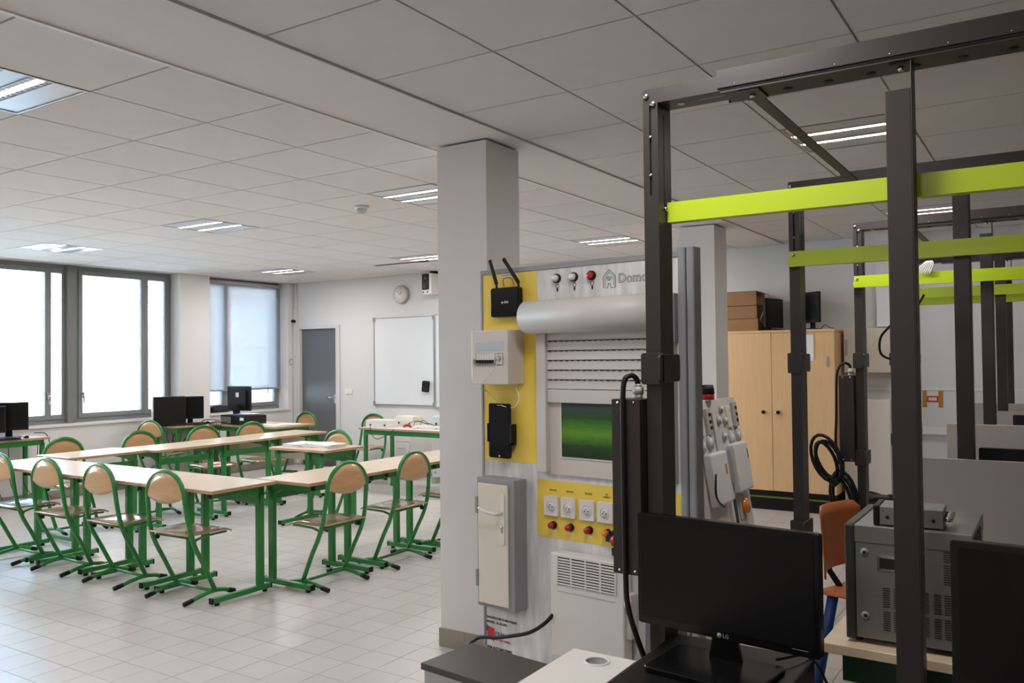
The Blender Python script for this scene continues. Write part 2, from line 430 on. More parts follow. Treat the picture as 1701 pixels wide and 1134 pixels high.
# ---- luminaires
def make_light():
    L = thing('ceiling_light', '', 'light', (0, 0, CEIL), 0, 'recessed louvred ceiling lights')
    h = MB(); h.box(.005, .595, .005, .595, .09, .1)
    h.obj('housing', LOUV, L)
    fr = MB()
    for a in ((.004, .596, .004, .018), (.004, .596, .582, .596), (.004, .018, .018, .582), (.582, .596, .018, .582)): fr.box(a[0], a[1], a[2], a[3], -.003, .09)
    fr.obj('frame', ALU, L)
    for cy in (.2, .4):
        MB().box(.03, .57, cy-.018, cy+.018, .0, .004).obj('tube', TUBE, L)
        sl = MB()
        for i in range(14):
            xx = .045+i*.039
            sl.box(xx, xx+.003, cy-.045, cy+.045, -.0025, -.0005)
        sl.box(.02, .58, cy-.05, cy-.045, -.003, 0); sl.box(.02, .58, cy+.045, cy+.05, -.003, 0)
        sl.obj('louvre', LOUV, L)
    for a, b2 in ((.018, .182), (.218, .382), (.418, .582)):
        MB().box(.02, .58, a, b2, .0, .003).obj('reflector_plate', LOUV, L)
    return L
WH = {('L', -1, -1): 'nearest the camera, cut by the left photo edge', ('L', -1, 4): 'just left of the near pillar, next to the smoke detector',
      ('L', -5, 4): 'in the middle of the ceiling between the windows and the pillar', ('L', -9, 4): 'closest to the two big windows on the left',
      ('L', -9, 9): 'in front of the blind window and the grey door', ('L', -5, 9): 'by the clock and whiteboard',
      ('L', -1, 9): 'seen between the two pillars above the display panel', ('R', 1, 4): 'behind the near rack, seen under its slanted brace',
      ('R', 1, 9): 'far right, behind the rack posts near the back wall'}
proto = None
for key in lights:
    bay, kx, ky = key
    x = (-3.54 if bay == 'L' else -1.815)+.6*kx; y = GY0+.6*ky
    if key in WH:
        lab = 'square recessed louvred ceiling light with two tubes, ' + WH[key]
        lab = ' '.join(lab.split()[:16])
        lab = 'recessed ceiling light ' + WH[key]
        if proto is None: proto = make_light(); o = proto; o.location = (x, y, CEIL); o['label'] = lab
        else: o = dup(proto, (x, y, CEIL), 0, lab)
    else:
        MB().box(x+.01, x+.59, y+.01, y+.59, CEIL+.008, CEIL+.012).obj('ceiling_tile', TILEC, ce)
    a = bpy.data.lights.new('luminaire', 'AREA'); a.shape = 'RECTANGLE'; a.size = .5; a.size_y = .5; a.energy = LAMP_W*{('R', 1, 9): .45, ('R', 1, 4): .8, ('R', 1, -1): 1.0, ('R', 1, -6): 1.5, ('L', -1, -1): .6, ('L', -5, -1): .6, ('L', -9, 9): 1.3, ('L', -5, 9): 1.3}.get(key, .9); a.color = (1, .968, .955)
    ao = bpy.data.objects.new('luminaire', a); COL.objects.link(ao); ao.location = (x+.3, y+.3, CEIL-.006)
sm = thing('smoke_detector', 'round white smoke detector on the ceiling left of the near pillar', 'detector', (-4.5, 4.85, CEIL))
MB().tube([(0, 0, 0), (0, 0, -.022)], .055, 20).obj('base', WPL, sm)
MB().tube([(0, 0, -.022), (0, 0, -.045), (0, 0, -.052)], .04, 20, r2=.028).obj('sensing_head', LGREY, sm)
vt = MB()
for i in range(4): vt.box(-7.2, -6.35, 7.98+i*.016, 7.985+i*.016, CEIL-.004, CEIL)
tag(vt.obj('air_slot', RACKD), 'thin dark slot diffuser in the ceiling in front of the clock', 'vent')

# ================================================================== OUTSIDE
gd = MB().box(-60, -10.4, -30, 40, -3.4, -3.2).obj('ground_outside', ROOFT); struct(gd)
ob = thing('apartment_building', 'pale sunlit building facing the big windows, almost washed out', 'building', (-24, 4, -3.2))
MB().box(-3, 0, -26, 4.5, 0, 14).obj('facade', FACADE, ob)
for i in range(10):
    for j in range(4):
        y = -22+i*2.5
        if y > 3: continue
        wv = MB().box(-.02, .02, y, y+.9, 1.2+j*3.2, 2.9+j*3.2).obj('window', WDARK, ob)
        MB().box(.02, .05, y-.06, y+.96, 1.1+j*3.2, 1.2+j*3.2).obj('window_ledge', FACADE, wv)
ob2 = thing('brick_building', 'pink facade with a tall latticed window behind the blind', 'building', (-19, 16, -3.2), math.radians(-28))
MB().box(-3, 0, -5, 12, 0, 13).obj('facade', PINKW, ob2)
for j in range(4):
    for y in (-3.4, -.6, 2.2, 5.0, 7.8):
        wv = MB().box(-.02, .03, y, y+1.1, 1.0+j*3.1, 3.2+j*3.1).obj('window', WDARK, ob2)
        g = MB()
        for k in range(5): g.box(.03, .06, y+k*.27, y+.04+k*.27, 1.0+j*3.1, 3.2+j*3.1)
        for k in range(5): g.box(.03, .06, y, y+1.12, 1.0+j*3.1+k*.54, 1.05+j*3.1+k*.54)
        g.obj('window_lattice', WPL, wv)
ss = thing('sunshade_screen', 'horizontal pale slats of an outdoor sunshade seen through the blind', 'sunshade', (-11.6, 9.6, 0))
for i in range(9):
    z = 1.75+i*.16
    MB().box(-.05, .05, -1.3, 1.9, z, z+.035).obj('slat', SLATW, ss)
MB().obox((.06, -.3, 1.6), (.06, .5, 3.2), .05, .05).obj('diagonal_strut', SLATW, ss)
MB().box(-.04, .04, 1.7, 1.8, -3.2, 3.3).obj('post', SLATW, ss)
MB().box(-.04, .04, -1.2, -1.1, -3.2, 3.3).obj('post', SLATW, ss)

# ================================================================== CLASSROOM FURNITURE
def make_chair():
    c = thing('school_chair', '', 'chair', (0, 0, 0), 0, 'green tube school chairs')
    W = .19
    # arch tube with both uprights
    side = [(.04, .055), (-.005, .14), (-.06, .25), (-.115, .35), (-.15, .44), (-.17, .53), (-.182, .62), (-.19, .69)]
    wx = [.198, .203, .207, .207, .205, .2, .194, W]
    L_ = [(-q, y, z) for q, (y, z) in zip(wx, side)]
    arch = [(W*math.cos(a), -.192, .69+.165*math.sin(a)) for a in [PI-PI*k/12 for k in range(1, 12)]]
    R_ = [(-x, y, z) for x, y, z in reversed(L_)]
    MB().tube(smooth_pts(L_+arch+R_, 2), .0155, 8).obj('frame', GREEN, c)
    for s in (-1, 1):
        x = s*.195
        sl = [(x, -.15, .026), (x, -.08, .042), (x, .0, .054), (x, .06, .055), (x, .12, .044), (x, .16, .028)]
        lg = MB().tube(sl, .0145, 8).obj('leg', GREEN, c)
        MB().tube([(x, -.135, .029), (x, -.2, .0175)], .0165, 8).obj('foot_cap', BLACKP, lg)
        MB().tube([(x, .145, .033), (x, .2, .0175)], .0165, 8).obj('foot_cap', BLACKP, lg)
        sb = MB().tube([(x, -.13, .405), (x, -.05, .425), (x*.98, .1, .428), (x*.95, .14, .425)], .011, 6, flat=.7)
        sb.obj('seat_bracket', GREEN, c)
        MB().cyl((x*.9, -.12, .40), (x*1.03, -.12, .40), .014, 8).obj('bracket_plug', BLACKP, c)
    MB().tube([(-W, .04, .05), (W, .04, .05)], .011, 8).obj('crossbar', GREEN, c)
    MB().tube([(-W, -.12, .42), (W, -.12, .42)], .009, 6).obj('seat_rail', GREEN, c)
    # seat
    g = []
    for i in range(9):
        t = i/8; y = -.175+.36*t
        hw = .203 if 1 <= i <= 7 else .19
        row = []
        for j in range(7):
            s = j/6*2-1
            z = .452 - .012*(1-s*s)*math.sin(PI*min(1, t*1.2)) + (-.024*max(0, (t-.8)/.2)**2)
            row.append((s*hw, y, z))
        g.append(row)
    MB().sheet(g, .010).obj('seat', SEATP, c)
    # back panel, following the arch, slightly dished
    pts = []
    n = 14; top = [( .183*math.cos(PI*k/n), .69+.158*math.sin(PI*k/n)) for k in range(n+1)]
    bot = [(-.183+.366*k/n, .69-.045*math.sin(PI*k/n)**.8) for k in range(1, n)]
    vs = []; fs = []
    up = list(reversed(top)); lo = [(-.183, .69)]+bot+[(.183, .69)]
    m = 5
    for k in range(n+1):
        for q in range(m):
            a = q/(m-1); x = lo[k][0]*(1-a)+up[k][0]*a; z = lo[k][1]*(1-a)+up[k][1]*a
            y = -.196-.012*(1-(x/.19)**2)
            vs.append((x, y, z))
    o_ = len(vs); vs += [(x, y+.009, z) for x, y, z in vs]
    for k in range(n):
        for q in range(m-1):
            f = (k*m+q, (k+1)*m+q, (k+1)*m+q+1, k*m+q+1); fs += [f, tuple(i+o_ for i in f[::-1])]
        for q in (0, m-1):
            fs.append((k*m+q, (k+1)*m+q, (k+1)*m+q+o_, k*m+q+o_))
    MB().add(vs, fs, True).obj('backrest', PLY, c)
    return c
chair = make_chair()
G1 = 'green tube school chairs'
CH = [(-7.02, 3.612, 0, 'green chair pushed in at the near table row, cut by the left photo edge'),
      (-6.345, 3.612, 1, 'green chair pushed in at the near table row, second from the left photo edge'),
      (-5.66, 3.612, -1, 'green chair pushed in at the near table row, third from the left photo edge'),
      (-4.915, 3.612, 1, 'green chair nearest the camera, pushed in at the outer corner table'),
      (-4.355, 4.325, 90, 'green chair pushed in at the right-hand table row, nearest its corner'),
      (-4.352, 5.04, 91, 'green chair pushed in at the right-hand table row, just left of the pillar'),
      (-4.37, 5.76, 93, 'green chair at the right-hand table row, mostly hidden by the pillar'),
      (-7.76, 4.45, -90, 'green chair at the far table row, leftmost, below the wide window'),
      (-7.80, 5.27, -90, 'green chair at the far table row, second from left, behind its arched table edge'),
      (-7.80, 6.02, -98, 'green chair at the far table row, third from left, its glossy seat showing'),
      (-7.72, 6.62, -97, 'green chair at the far table row, rightmost, in front of the monitor desk'),
      (-9.3, 6.43, 12, 'green chair standing at the desk with the black tower under the window'),
      (-8.78, 8.13, 180, 'green chair behind the desk beside the grey door'),
      (-6.15, 6.06, 178, 'green chair behind the small table with stacked papers'),
      (-7.56, 8.18, 185, 'green chair at the left end of the cluttered table under the whiteboard')]
for i, (x, y, a, lab) in enumerate(CH):
    r = math.radians(a)
    if i == 0: chair.location = (x, y, 0); chair.rotation_euler = (0, 0, r); chair['label'] = lab
    else: dup(chair, (x, y, 0), r, lab)

def make_table(L=.74, W=.52, nm='school_table', topm=TOP):
    t = thing(nm, '', 'table', (0, 0, 0), 0, 'green C-leg school tables')
    
    tp = MB().box(-L/2, L/2, -W/2, W/2, .727, .75).obj('tabletop', [topm, TOPE], t, bev=.003)
    for p in tp.data.polygons:
        if abs(p.normal.z) < .5: p.material_index = 1
    yl = W/2-.07
    for s in (-1, 1):
        x = s*(L/2-.082)
        lg = MB().box(x-.016, x+.016, yl-.026, yl+.026, .05, .71).obj('leg', GREEN, t, bev=.003)
        ft = MB().box(x-.018, x+.018, -W/2+.06, W/2+.01, .018, .052).obj('foot', GREEN, t, bev=.003)
        MB().box(x-.019, x+.019, -W/2+.05, -W/2+.062, .016, .054).obj('end_cap', BLACKP, ft, bev=.003)
        MB().box(x-.019, x+.019, W/2+.008, W/2+.02, .016, .054).obj('end_cap', BLACKP, ft, bev=.003)
        for yy in (-W/2+.1, W/2-.03): MB().cyl((x, yy, 0), (x, yy, .02), .016, 10).obj('foot_pad', BLACKP, ft)
        bk = MB().prism([(-W/2+.05, .727), (-W/2+.05, .69), (yl-.1, .672), (yl-.03, .64), (yl+.026, .63), (yl+.026, .727)], x-.016, x+.016, 'x').obj('top_bracket', GREEN, t)
        MB().box(x-.017, x+.017, -W/2+.043, -W/2+.051, .69, .726).obj('end_cap', BLACKP, bk, bev=.002)
    MB().box(-L/2+.05, L/2-.05, yl-.012, yl+.012, .60, .66).obj('crossbar', GREEN, t, bev=.004)
    return t
tab = make_table()
TB = []
lab1 = ['at the left photo edge', 'second from the left photo edge', 'third from the left photo edge', 'at the outer corner nearest the camera']
for i, x in enumerate((-7.11, -6.365, -5.62, -4.875)):
    TB.append((x+.01, 3.72, 0, 'beech topped green table in the near row, ' + lab1[i]))
lab2 = ['at the corner', 'second from the corner', 'third from the corner, running behind the pillar']
for i, y in enumerate((4.35, 5.095, 5.84)):
    TB.append((-4.458, y+.02, 90, 'beech topped green table in the right-hand row, ' + lab2[i]))
lab3 = ['leftmost, below the wide window', 'second from left', 'third from left', 'rightmost, in front of the monitor desk']
for i, (x, y) in enumerate(((-7.42, 4.42), (-7.30, 5.17), (-7.33, 5.93), (-7.36, 6.68))):
    TB.append((x+.0, y, -90 + (180 if False else 0), 'beech topped green table in the far row, ' + lab3[i]))
TB.append((-5.95, 5.77, 0, 'small beech topped green table carrying stacks of white paper'))
for i, (x, y, a, lab) in enumerate(TB):
    r = math.radians(a)
    if i == 0: tab.location = (x, y, 0); tab.rotation_euler = (0, 0, r); tab['label'] = lab
    else: dup(tab, (x, y, 0), r, lab)

# desks along the windows and the teacher's table: four legged
def desk(nm, lab, x0, x1, y0, y1, h=.76, panel=None, topm=TOP, under=.66):
    L, W = x1-x0, y1-y0
    t = thing(nm, lab, 'desk', ((x0+x1)/2, (y0+y1)/2, 0))
    tp = MB().box(-L/2, L/2, -W/2, W/2, h-.025, h).obj('desktop', [topm, TOPE], t, bev=.003)
    for p in tp.data.polygons:
        if abs(p.normal.z) < .5: p.material_index = 1
    for sx in (-1, 1):
        for sy in (-1, 1):
            x = sx*(L/2-.06); y = sy*(W/2-.06)
            MB().box(x-.02, x+.02, y-.02, y+.02, .01, h-.06).obj('leg', GREEN, t, bev=.003)
            MB().box(x-.021, x+.021, y-.021, y+.021, 0, .012).obj('leg_cap', BLACKP, t)
    f = MB()
    for s in (-1, 1):
        f.box(-L/2+.04, L/2-.04, s*(W/2-.06)-.012, s*(W/2-.06)+.012, h-.085, h-.026)
        f.box(s*(L/2-.06)-.012, s*(L/2-.06)+.012, -W/2+.05, W/2-.05, h-.085, h-.026)
    f.obj('apron', GREEN, t, bev=.002)
    if panel: MB().box(-L/2+.09, L/2-.09, W/2-.07, W/2-.055, .3, h-.09).obj('modesty_panel', panel, t)
    return t
desk('window_desk', 'green framed desk at the left photo edge under the wide window', -9.83, -9.36, 4.35, 5.09)
desk('window_desk', 'green framed desk with the black tower under the window pier', -9.83, -9.3, 6.63, 7.33)
desk('teacher_desk', 'long green framed desk with a back-turned monitor before the grey door', -9.68, -8.03, 7.12, 7.74, panel=BEIGE)
desk('laboratory_table', 'white topped green table with electrical boxes under the whiteboard', -7.08, -5.3, 7.55, 8.15, topm=TOPW)

# ---- computers
def cable(name, pts, r, lab, m=BLACKP, n=6, cat='cable', group=None):
    return tag(MB().tube(smooth_pts(pts, 5), r, n).obj(name, m), lab, cat, group)
def monitor(lab, loc, rz, w=.45, h=.29, stand=.09, tilt=0, logo=None, back=False, m=BLACKP, cat='monitor', scr=SCREEN, base=(.24, .16)):
    t = thing('computer_monitor', lab, cat, loc, rz)
    b = MB().prism(rrect(-w/2, w/2, stand, stand+h, .008), -.015, .012, 'y').obj('casing', m, t, bev=.002)
    MB().prism(rrect(-w/2+.06, w/2-.06, stand+.05, stand+h-.05, .02), .012, .04, 'y').obj('back_bulge', m, t, bev=.004)
    MB().box(-w/2+.016, w/2-.016, -.0165, -.0145, stand+.03, stand+h-.017).obj('screen', scr, t)
    MB().prism([(-.035, .008), (.035, .008), (.028, stand+.08), (-.028, stand+.08)], .04, .055, 'y').obj('stand_neck', m, t, bev=.003)
    MB().prism(rrect(-base[0]/2, base[0]/2, -base[1]/2, base[1]/2, .03), .0, .012, 'z').obj('stand_base', m, t, bev=.002)
    return t
monitor('black monitor with a lit top edge on the left window desk', (-9.55, 4.74, .77), math.radians(58), .38, .3, .08)
monitor('black monitor cut by the left edge of the photo', (-9.5, 4.47, .76), math.radians(52), .4, .28, .08)
monitor('black flat monitor beside the tower on the window desk', (-9.50, 6.98, .76), math.radians(52), .34, .29, .07)
pc = thing('tower_computer', 'black tower computer standing on the window desk', 'computer', (-9.52, 6.69, .76), math.radians(60))
MB().box(-.19, .19, -.09, .09, .01, .37).obj('case', BLACKP, pc, bev=.006)
MB().box(-.205, -.19, -.088, .088, .012, .368).obj('front_bezel', LGREY, pc, bev=.004, label='grey front bezel')
MB().box(-.19, .19, -.08, .08, 0, .01).obj('feet', BLACKP, pc)
def keyboard(lab, loc, rz):
    k = thing('keyboard', lab, 'keyboard', loc, rz)
    MB().prism([(-.07, 0), (.07, 0), (.07, .022), (-.07, .012)], -.22, .22, 'x').obj('keyboard_body', BLACKP, k)
    ks = MB()
    for r_ in range(5):
        for c_ in range(15):
            yy = -.058+r_*.024; z = .0125+(yy+.07)/.14*.01
            ks.box(-.21+c_*.028, -.187+c_*.028, yy, yy+.019, z, z+.006)
    o = ks.obj('keys', mat('key_grey', (52, 54, 58), .5), k); o['kind'] = 'stuff'
def mouse(lab, loc, rz):
    k = thing('computer_mouse', lab, 'mouse', loc, rz)
    g = []
    for i in range(9):
        t = i/8; row = []
        for j in range(7):
            s = j/6*2-1; w_ = .03*math.sqrt(max(.05, 1-(2*t-1)**2))
            row.append((s*w_, -.055+.11*t, .004+.03*math.sin(PI*t)**.6*(1-.7*s*s)))
        g.append(row)
    MB().sheet(g, .003).obj('mouse_body', BLACKG, k)
    MB().box(-.003, .003, .02, .035, .026, .034).obj('scroll_wheel', LGREY, k)
keyboard('black keyboard in front of the tower on the window desk', (-9.38, 6.86, .76), math.radians(70))
mouse('black mouse next to the tower keyboard', (-9.36, 7.14, .76), math.radians(60))
keyboard('dark keyboard on the left window desk', (-9.42, 4.55, .76), math.radians(80))
mouse('black mouse on the left window desk', (-9.42, 4.86, .76), math.radians(70))
# teacher desk
md = monitor('black monitor seen from behind with a white label, on the desk before the door', (-9.07, 7.42, .80), math.radians(188), .39, .32, .12)
MB().box(-.025, .025, .041, .044, .3, .36).obj('label_sticker', PAPER, md)
MB().obox((-.02, .05, .01), (.02, .06, .2), .1, .02, (0, 1, 0)).obj('stand_arm', BLACKP, md)
pc = thing('desktop_computer', 'black flat desktop computer with papers on it, on the desk before the door', 'computer', (-8.84, 7.30, .76), math.radians(-4))
MB().box(-.27, .24, -.16, .16, .008, .12).obj('case', BLACKP, pc, bev=.004)
MB().box(.24, .255, -.158, .158, .01, .118).obj('front_bezel', BLACKP, pc, bev=.003)
MB().box(.14, .22, -.1615, -.16, .06, .095).obj('asset_label', PAPER, pc, label='white label')
MB().box(-.275, -.27, -.15, .15, .015, .11).obj('rear_plate', LGREY, pc)
vg = MB()
for i in range(7): vg.box(-.25+i*.03, -.235+i*.03, -.1612, -.16, .02, .1)
vg.obj('vent_slots', LGREY, pc)
for i, (dx, a) in enumerate(((-.05, 8), (.02, -5), (.06, 14))):
    tag(MB().prism(rrect(-.12, .12, -.09, .09, .004), 0, .004, 'z').obj('paper_sheet', PAPERB if i < 2 else PAPER, None, loc=(-8.84+dx, 7.33, .881+i*.0045), rot=(0, 0, math.radians(a))),
        'bluish loose sheet lying on the flat desktop computer', 'paper', 'loose sheets on the desktop computer')
for i, (ax, ay) in enumerate(((-8.35, 7.35), (-8.25, 7.5))):
    tag(MB().box(-.15, .15, -.1, .1, 0, .003).obj('paper_sheet', PAPER, None, loc=(ax, ay, .761+i*.003), rot=(0, 0, .3*i)), 'white sheet lying on the desk before the grey door', 'paper', 'sheets on the teacher desk')
bg_ = MB().tube(smooth_pts([(0, -.14, .05), (0, -.06, .06), (0, .06, .055), (0, .14, .04)], 3), .045, 10, flat=.9).obj('black_bag', FABB, None, loc=(-9.98, 7.83, .85))
tag(bg_, 'small crumpled black bag on the window sill behind the monitor', 'bag')
cable('monitor_cable', [(-9.25, 7.25, .80), (-9.35, 7.06, .80), (-9.38, 7.02, .6), (-9.3, 7.0, .3), (-9.42, 7.1, .02)], .006, 'thick black cable hanging from the desk before the door')
for i in range(5):
    cable('thin_cable', [(-9.2+.05*i, 7.3, .77), (-9.2+.05*i, 7.08, .775), (-9.2+.04*i, 7.07, .5), (-9.14+.03*((i*3) % 5), 7.09, .28), (-9.2+.05*((i*2) % 5), 7.15, .02)], .004,
          'thin black cable in the tangle hanging under the desk before the door', group='cables under the teacher desk')
for i in range(3):
    cable('thin_cable', [(-9.84, 6.75+.1*i, .74), (-9.8, 6.8+.08*i, .5), (-9.75, 6.85+.12*i, .42), (-9.78, 6.95+.1*i, .62), (-9.8, 7.1, .7)], .004,
          'loop of thin black cable under the tower desk', group='cables under the tower desk')
for i in range(4):
    cable('thin_cable', [(-9.5, 4.55+.16*i, .74), (-9.55, 4.6+.15*i, .45+.03*i), (-9.6, 4.65+.14*i, .25), (-9.55, 4.7+.17*i, .05)], .004,
          'thin black cable dangling under the left window desk', group='cables under the left window desk')
cable('thin_cable', [(-9.56, 5.02, .80), (-9.5, 5.12, .78), (-9.5, 5.16, .6), (-9.6, 5.12, .45), (-9.7, 5.05, .3)], .005, 'black cable bulging past the right end of the left window desk')
cable('wall_cable', [(-9.5, 7.12, .76), (-9.7, 7.05, .55), (-9.8, 6.9, .35), (-9.82, 6.6, .2), (-9.83, 6.2, .1)], .005, 'long black cable running from the teacher desk to the wall')
# paper stacks on the small table
def stack(lab, x, y, z, rz, w, d, n, grp):
    t = thing('paper_stack', lab, 'papers', (x, y, z), rz, grp)
    zz = 0
    for i in range(n):
        th = random.uniform(.005, .009); a = random.uniform(-.12, .12); c_, s_ = math.cos(a), math.sin(a)
        P = [(c_*u-s_*v+random.uniform(-.008, .008), s_*u+c_*v) for u, v in ((-w/2, -d/2), (w/2, -d/2), (w/2, d/2), (-w/2, d/2))]
        MB().prism(P, zz, zz+th-.001, 'z').obj('booklet', PAPER, t); zz += th
stack('stack of white booklets on the small table, left one', -6.15, 5.75, .75, .25, .21, .29, 4, None)
stack('stack of white booklets on the small table, right one', -5.82, 5.78, .75, -.1, .3, .21, 5, None)
stack('thin white papers lying between the booklet stacks', -6.0, 5.88, .75, .5, .2, .18, 3, None)

# ---- back wall items
wbk = thing('whiteboard', 'large glossy whiteboard left panel with aluminium frame', 'whiteboard', (-7.66, YB-.015, 0))
MB().box(-.53, .53, -.008, .012, .94, 2.15).obj('board_surface', WHITEM, wbk)
f = MB(); f.box(-.545, -.53, -.014, .014, .93, 2.165); f.box(.53, .545, -.014, .014, .93, 2.165); f.box(-.53, .53, -.014, .014, .93, .945); f.box(-.53, .53, -.014, .014, 2.15, 2.165)
f.obj('board_frame', ALU, wbk)
for sx in (-1, 1):
    for z in (.94, 2.13): MB().box(sx*.537-.02, sx*.537+.02, -.019, .014, z-.02, z+.04).obj('corner_cap', GREYP, wbk, bev=.003)
w2 = thing('whiteboard', 'second whiteboard panel, only its edge visible beside the pillar', 'whiteboard', (-6.05, YB-.03, 0))
MB().box(-1.03, 1.0, -.008, .012, .92, 2.17).obj('board_surface', WHITEM, w2)
f = MB(); f.box(-1.045, -1.03, -.016, .016, .91, 2.18); f.box(-1.03, 1.0, -.016, .016, .91, .925); f.box(-1.03, 1.0, -.016, .016, 2.165, 2.18)
f.obj('board_frame', ALU, w2)
tag(MB().prism(rrect(-.045, .045, -.075, .075, .015), -.03, .03, 'y').obj('board_eraser', BLACKP, None, bev=.004, loc=(-7.24, YB-.06, 1.2), rot=(0, .12, 0)), 'black eraser stuck on the whiteboard beside the pillar', 'eraser')
ck = thing('wall_clock', 'round white wall clock above the whiteboard', 'clock', (-7.69, YB-.002, 2.475))
MB().tube([(0, 0, 0), (0, -.035, 0), (0, -.045, 0)], .13, 32, r2=.125).obj('clock_case', LGREY, ck)
MB().tube([(0, -.045, 0), (0, -.048, 0)], .112, 32).obj('clock_face', WPL, ck)
for k in range(12):
    a = PI/2-k*PI/6
    text(str(k if k else 12), .03, 'numeral', GREYP, ck, (.09*math.cos(a), -.049, .09*math.sin(a)), (PI/2, 0, 0), .0003)
MB().obox((0, -.05, 0), (.035, -.05, .045), .006, .002, (0, 1, 0)).obj('hour_hand', INK, ck)
MB().obox((0, -.052, 0), (-.05, -.052, .06), .004, .002, (0, 1, 0)).obj('minute_hand', INK, ck)
sp = thing('wall_speaker', 'white loudspeaker with a black front high on the wall by the pillar', 'speaker', (-7.08, YB-.13, 2.57), math.radians(-8))
MB().box(-.09, .09, -.08, .12, -.13, .15).obj('cabinet', WPL, sp, bev=.008)
MB().box(-.085, .05, -.085, -.08, -.07, .145).obj('baffle', BLACKP, sp, bev=.002)
MB().tube([(-.015, -.085, -.01), (-.015, -.09, -.01)], .04, 20).obj('woofer', DGREY, sp)
MB().tube([(-.015, -.085, .09), (-.015, -.09, .09)], .022, 16).obj('tweeter', DGREY, sp)
for xx in (-.06, .02): MB().tube([(xx, -.082, -.1), (xx, -.086, -.1)], .01, 10).obj('knob', BLACKP, sp)
MB().box(-.02, .02, 0, .13, .15, .2).obj('bracket', BLACKP, sp)
for dx, lab in ((-8.71, 'white double light switch on the back wall right of the door'),):
    s = thing('light_switch', lab, 'switch', (dx, YB, 1.11))
    MB().box(-.07, .07, -.01, 0, -.04, .04).obj('switch_plate', WPL, s, bev=.003)
    for q in (-.035, .035): MB().box(q-.026, q+.026, -.014, -.01, -.028, .028).obj('rocker', WPL, s, bev=.002)
s = thing('blind_switch', 'small white switch on the reveal between blind window and corner', 'switch', (XL, 9.03, 1.55))
MB().box(0, .01, -.035, .035, -.05, .05).obj('switch_plate', LGREY, s, bev=.003); MB().box(.01, .014, -.02, .02, -.03, .03).obj('rocker', WPL, s)
s = thing('wall_sensor', 'small black sensor on the trunking above the door corner', 'sensor', (-9.78, YB-.045, 2.17))
MB().box(-.03, .03, -.01, 0, -.03, .03).obj('mount', WPL, s); MB().tube([(0, -.01, 0), (.02, -.05, 0), (.035, -.09, 0)], .024, 12).obj('sensor_head', BLACKP, s)
# white drawer cabinet and white box below the whiteboard
dc = thing('drawer_cabinet', 'low white drawer cabinet against the back wall under the whiteboard', 'cabinet', (-7.35, 8.78, 0))
MB().box(-.5, .25, -.25, .3, .04, .72).obj('body', WPL, dc, bev=.003)
MB().box(-.48, .23, -.22, .28, 0, .04).obj('plinth', LGREY, dc)
for i in range(3):
    d_ = MB().box(-.02, .24, -.262, -.25, .07+i*.215, .275+i*.215).obj('drawer', WPL, dc, bev=.002)
    MB().tube([(.07, -.262, .2+i*.215), (.07, -.285, .2+i*.215), (.16, -.285, .2+i*.215), (.16, -.262, .2+i*.215)], .005, 6).obj('drawer_handle', ALU, d_)
wbx = thing('white_board_panel', 'white metal panel with screws under the cluttered table', 'panel', (-6.35, 8.5, 0))
MB().box(-.35, .35, -.02, .02, .08, .66).obj('sheet', WPL, wbx, bev=.003)
for sx in (-.3, .3):
    for z in (.14, .6): MB().tube([(sx, -.02, z), (sx, -.026, z)], .012, 8).obj('screw', GREYP, wbx)
    MB().box(sx-.03, sx+.03, -.06, .06, 0, .08).obj('foot', LGREY, wbx)
tag(MB().tube([(0, 0, 0), (0, 0, .02), (0, 0, .05), (0, 0, .08)], .035, 14, r2=.02).obj('orange_red_tin', RED, None, loc=(-6.1, 8.2, .30)), 'small red and orange object under the cluttered table beside the pillar', 'tin')
bpy.data.objects['orange_red_tin'].location = (-6.08, 8.40, 0.0)
bpy.data.objects['orange_red_tin'].scale = (1.3, 1.3, 5.5)
# boxes on the laboratory table
def ebox(lab, x, y, w, d, h, rz, m=WPL, z=.76):
    t = thing('electrical_box', lab, 'box', (x, y, z), rz)
    MB().box(-w/2, w/2, -d/2, d/2, 0, h).obj('casing', m, t, bev=.005)
    MB().box(-w/2+.01, w/2-.01, -d/2+.01, d/2-.01, h, h+.006).obj('lid', m, t, bev=.002)
    for sx in (-.3, .3): MB().box(w*sx-.012, w*sx+.012, -d/2-.004, -d/2, h*.25, h*.45).obj('port', INK, t)
    return t
ebox('white electrical box at the left end of the cluttered table', -6.86, 7.72, .34, .18, .085, .12)
ebox('cream electrical box in the middle of the cluttered table', -6.62, 7.95, .36, .16, .12, -.25, CREAM)
ebox('flat white open box on the cluttered table beside the pillar', -6.14, 7.78, .42, .2, .03, .05)
ebox('translucent plastic case standing on the cluttered table', -6.08, 7.98, .34, .14, .13, .02, CLEAR)
tag(MB().tube([(0, 0, 0), (.03, .01, .015), (.07, .02, .012), (.1, .02, 0)], .016, 8).obj('red_connector', RED, None, loc=(-6.54, 7.74, .775)), 'red connector lying on the cluttered table', 'connector')
for i in range(3):
    cable('thin_wire', [(-6.5+.1*i, 7.76, .78), (-6.42+.1*i, 7.7, .82+.02*i), (-6.3+.1*i, 7.72, .85-.02*i), (-6.2+.08*i, 7.8, .8)], .003, 'thin dark wire curling over the cluttered table', group='wires on the cluttered table')
cable('thin_wire', [(-6.9, 7.56, .77), (-6.85, 7.52, .70), (-6.75, 7.5, .64), (-6.62, 7.51, .68), (-6.5, 7.53, .755)], .004, 'dark wire sagging below the front edge of the cluttered table')

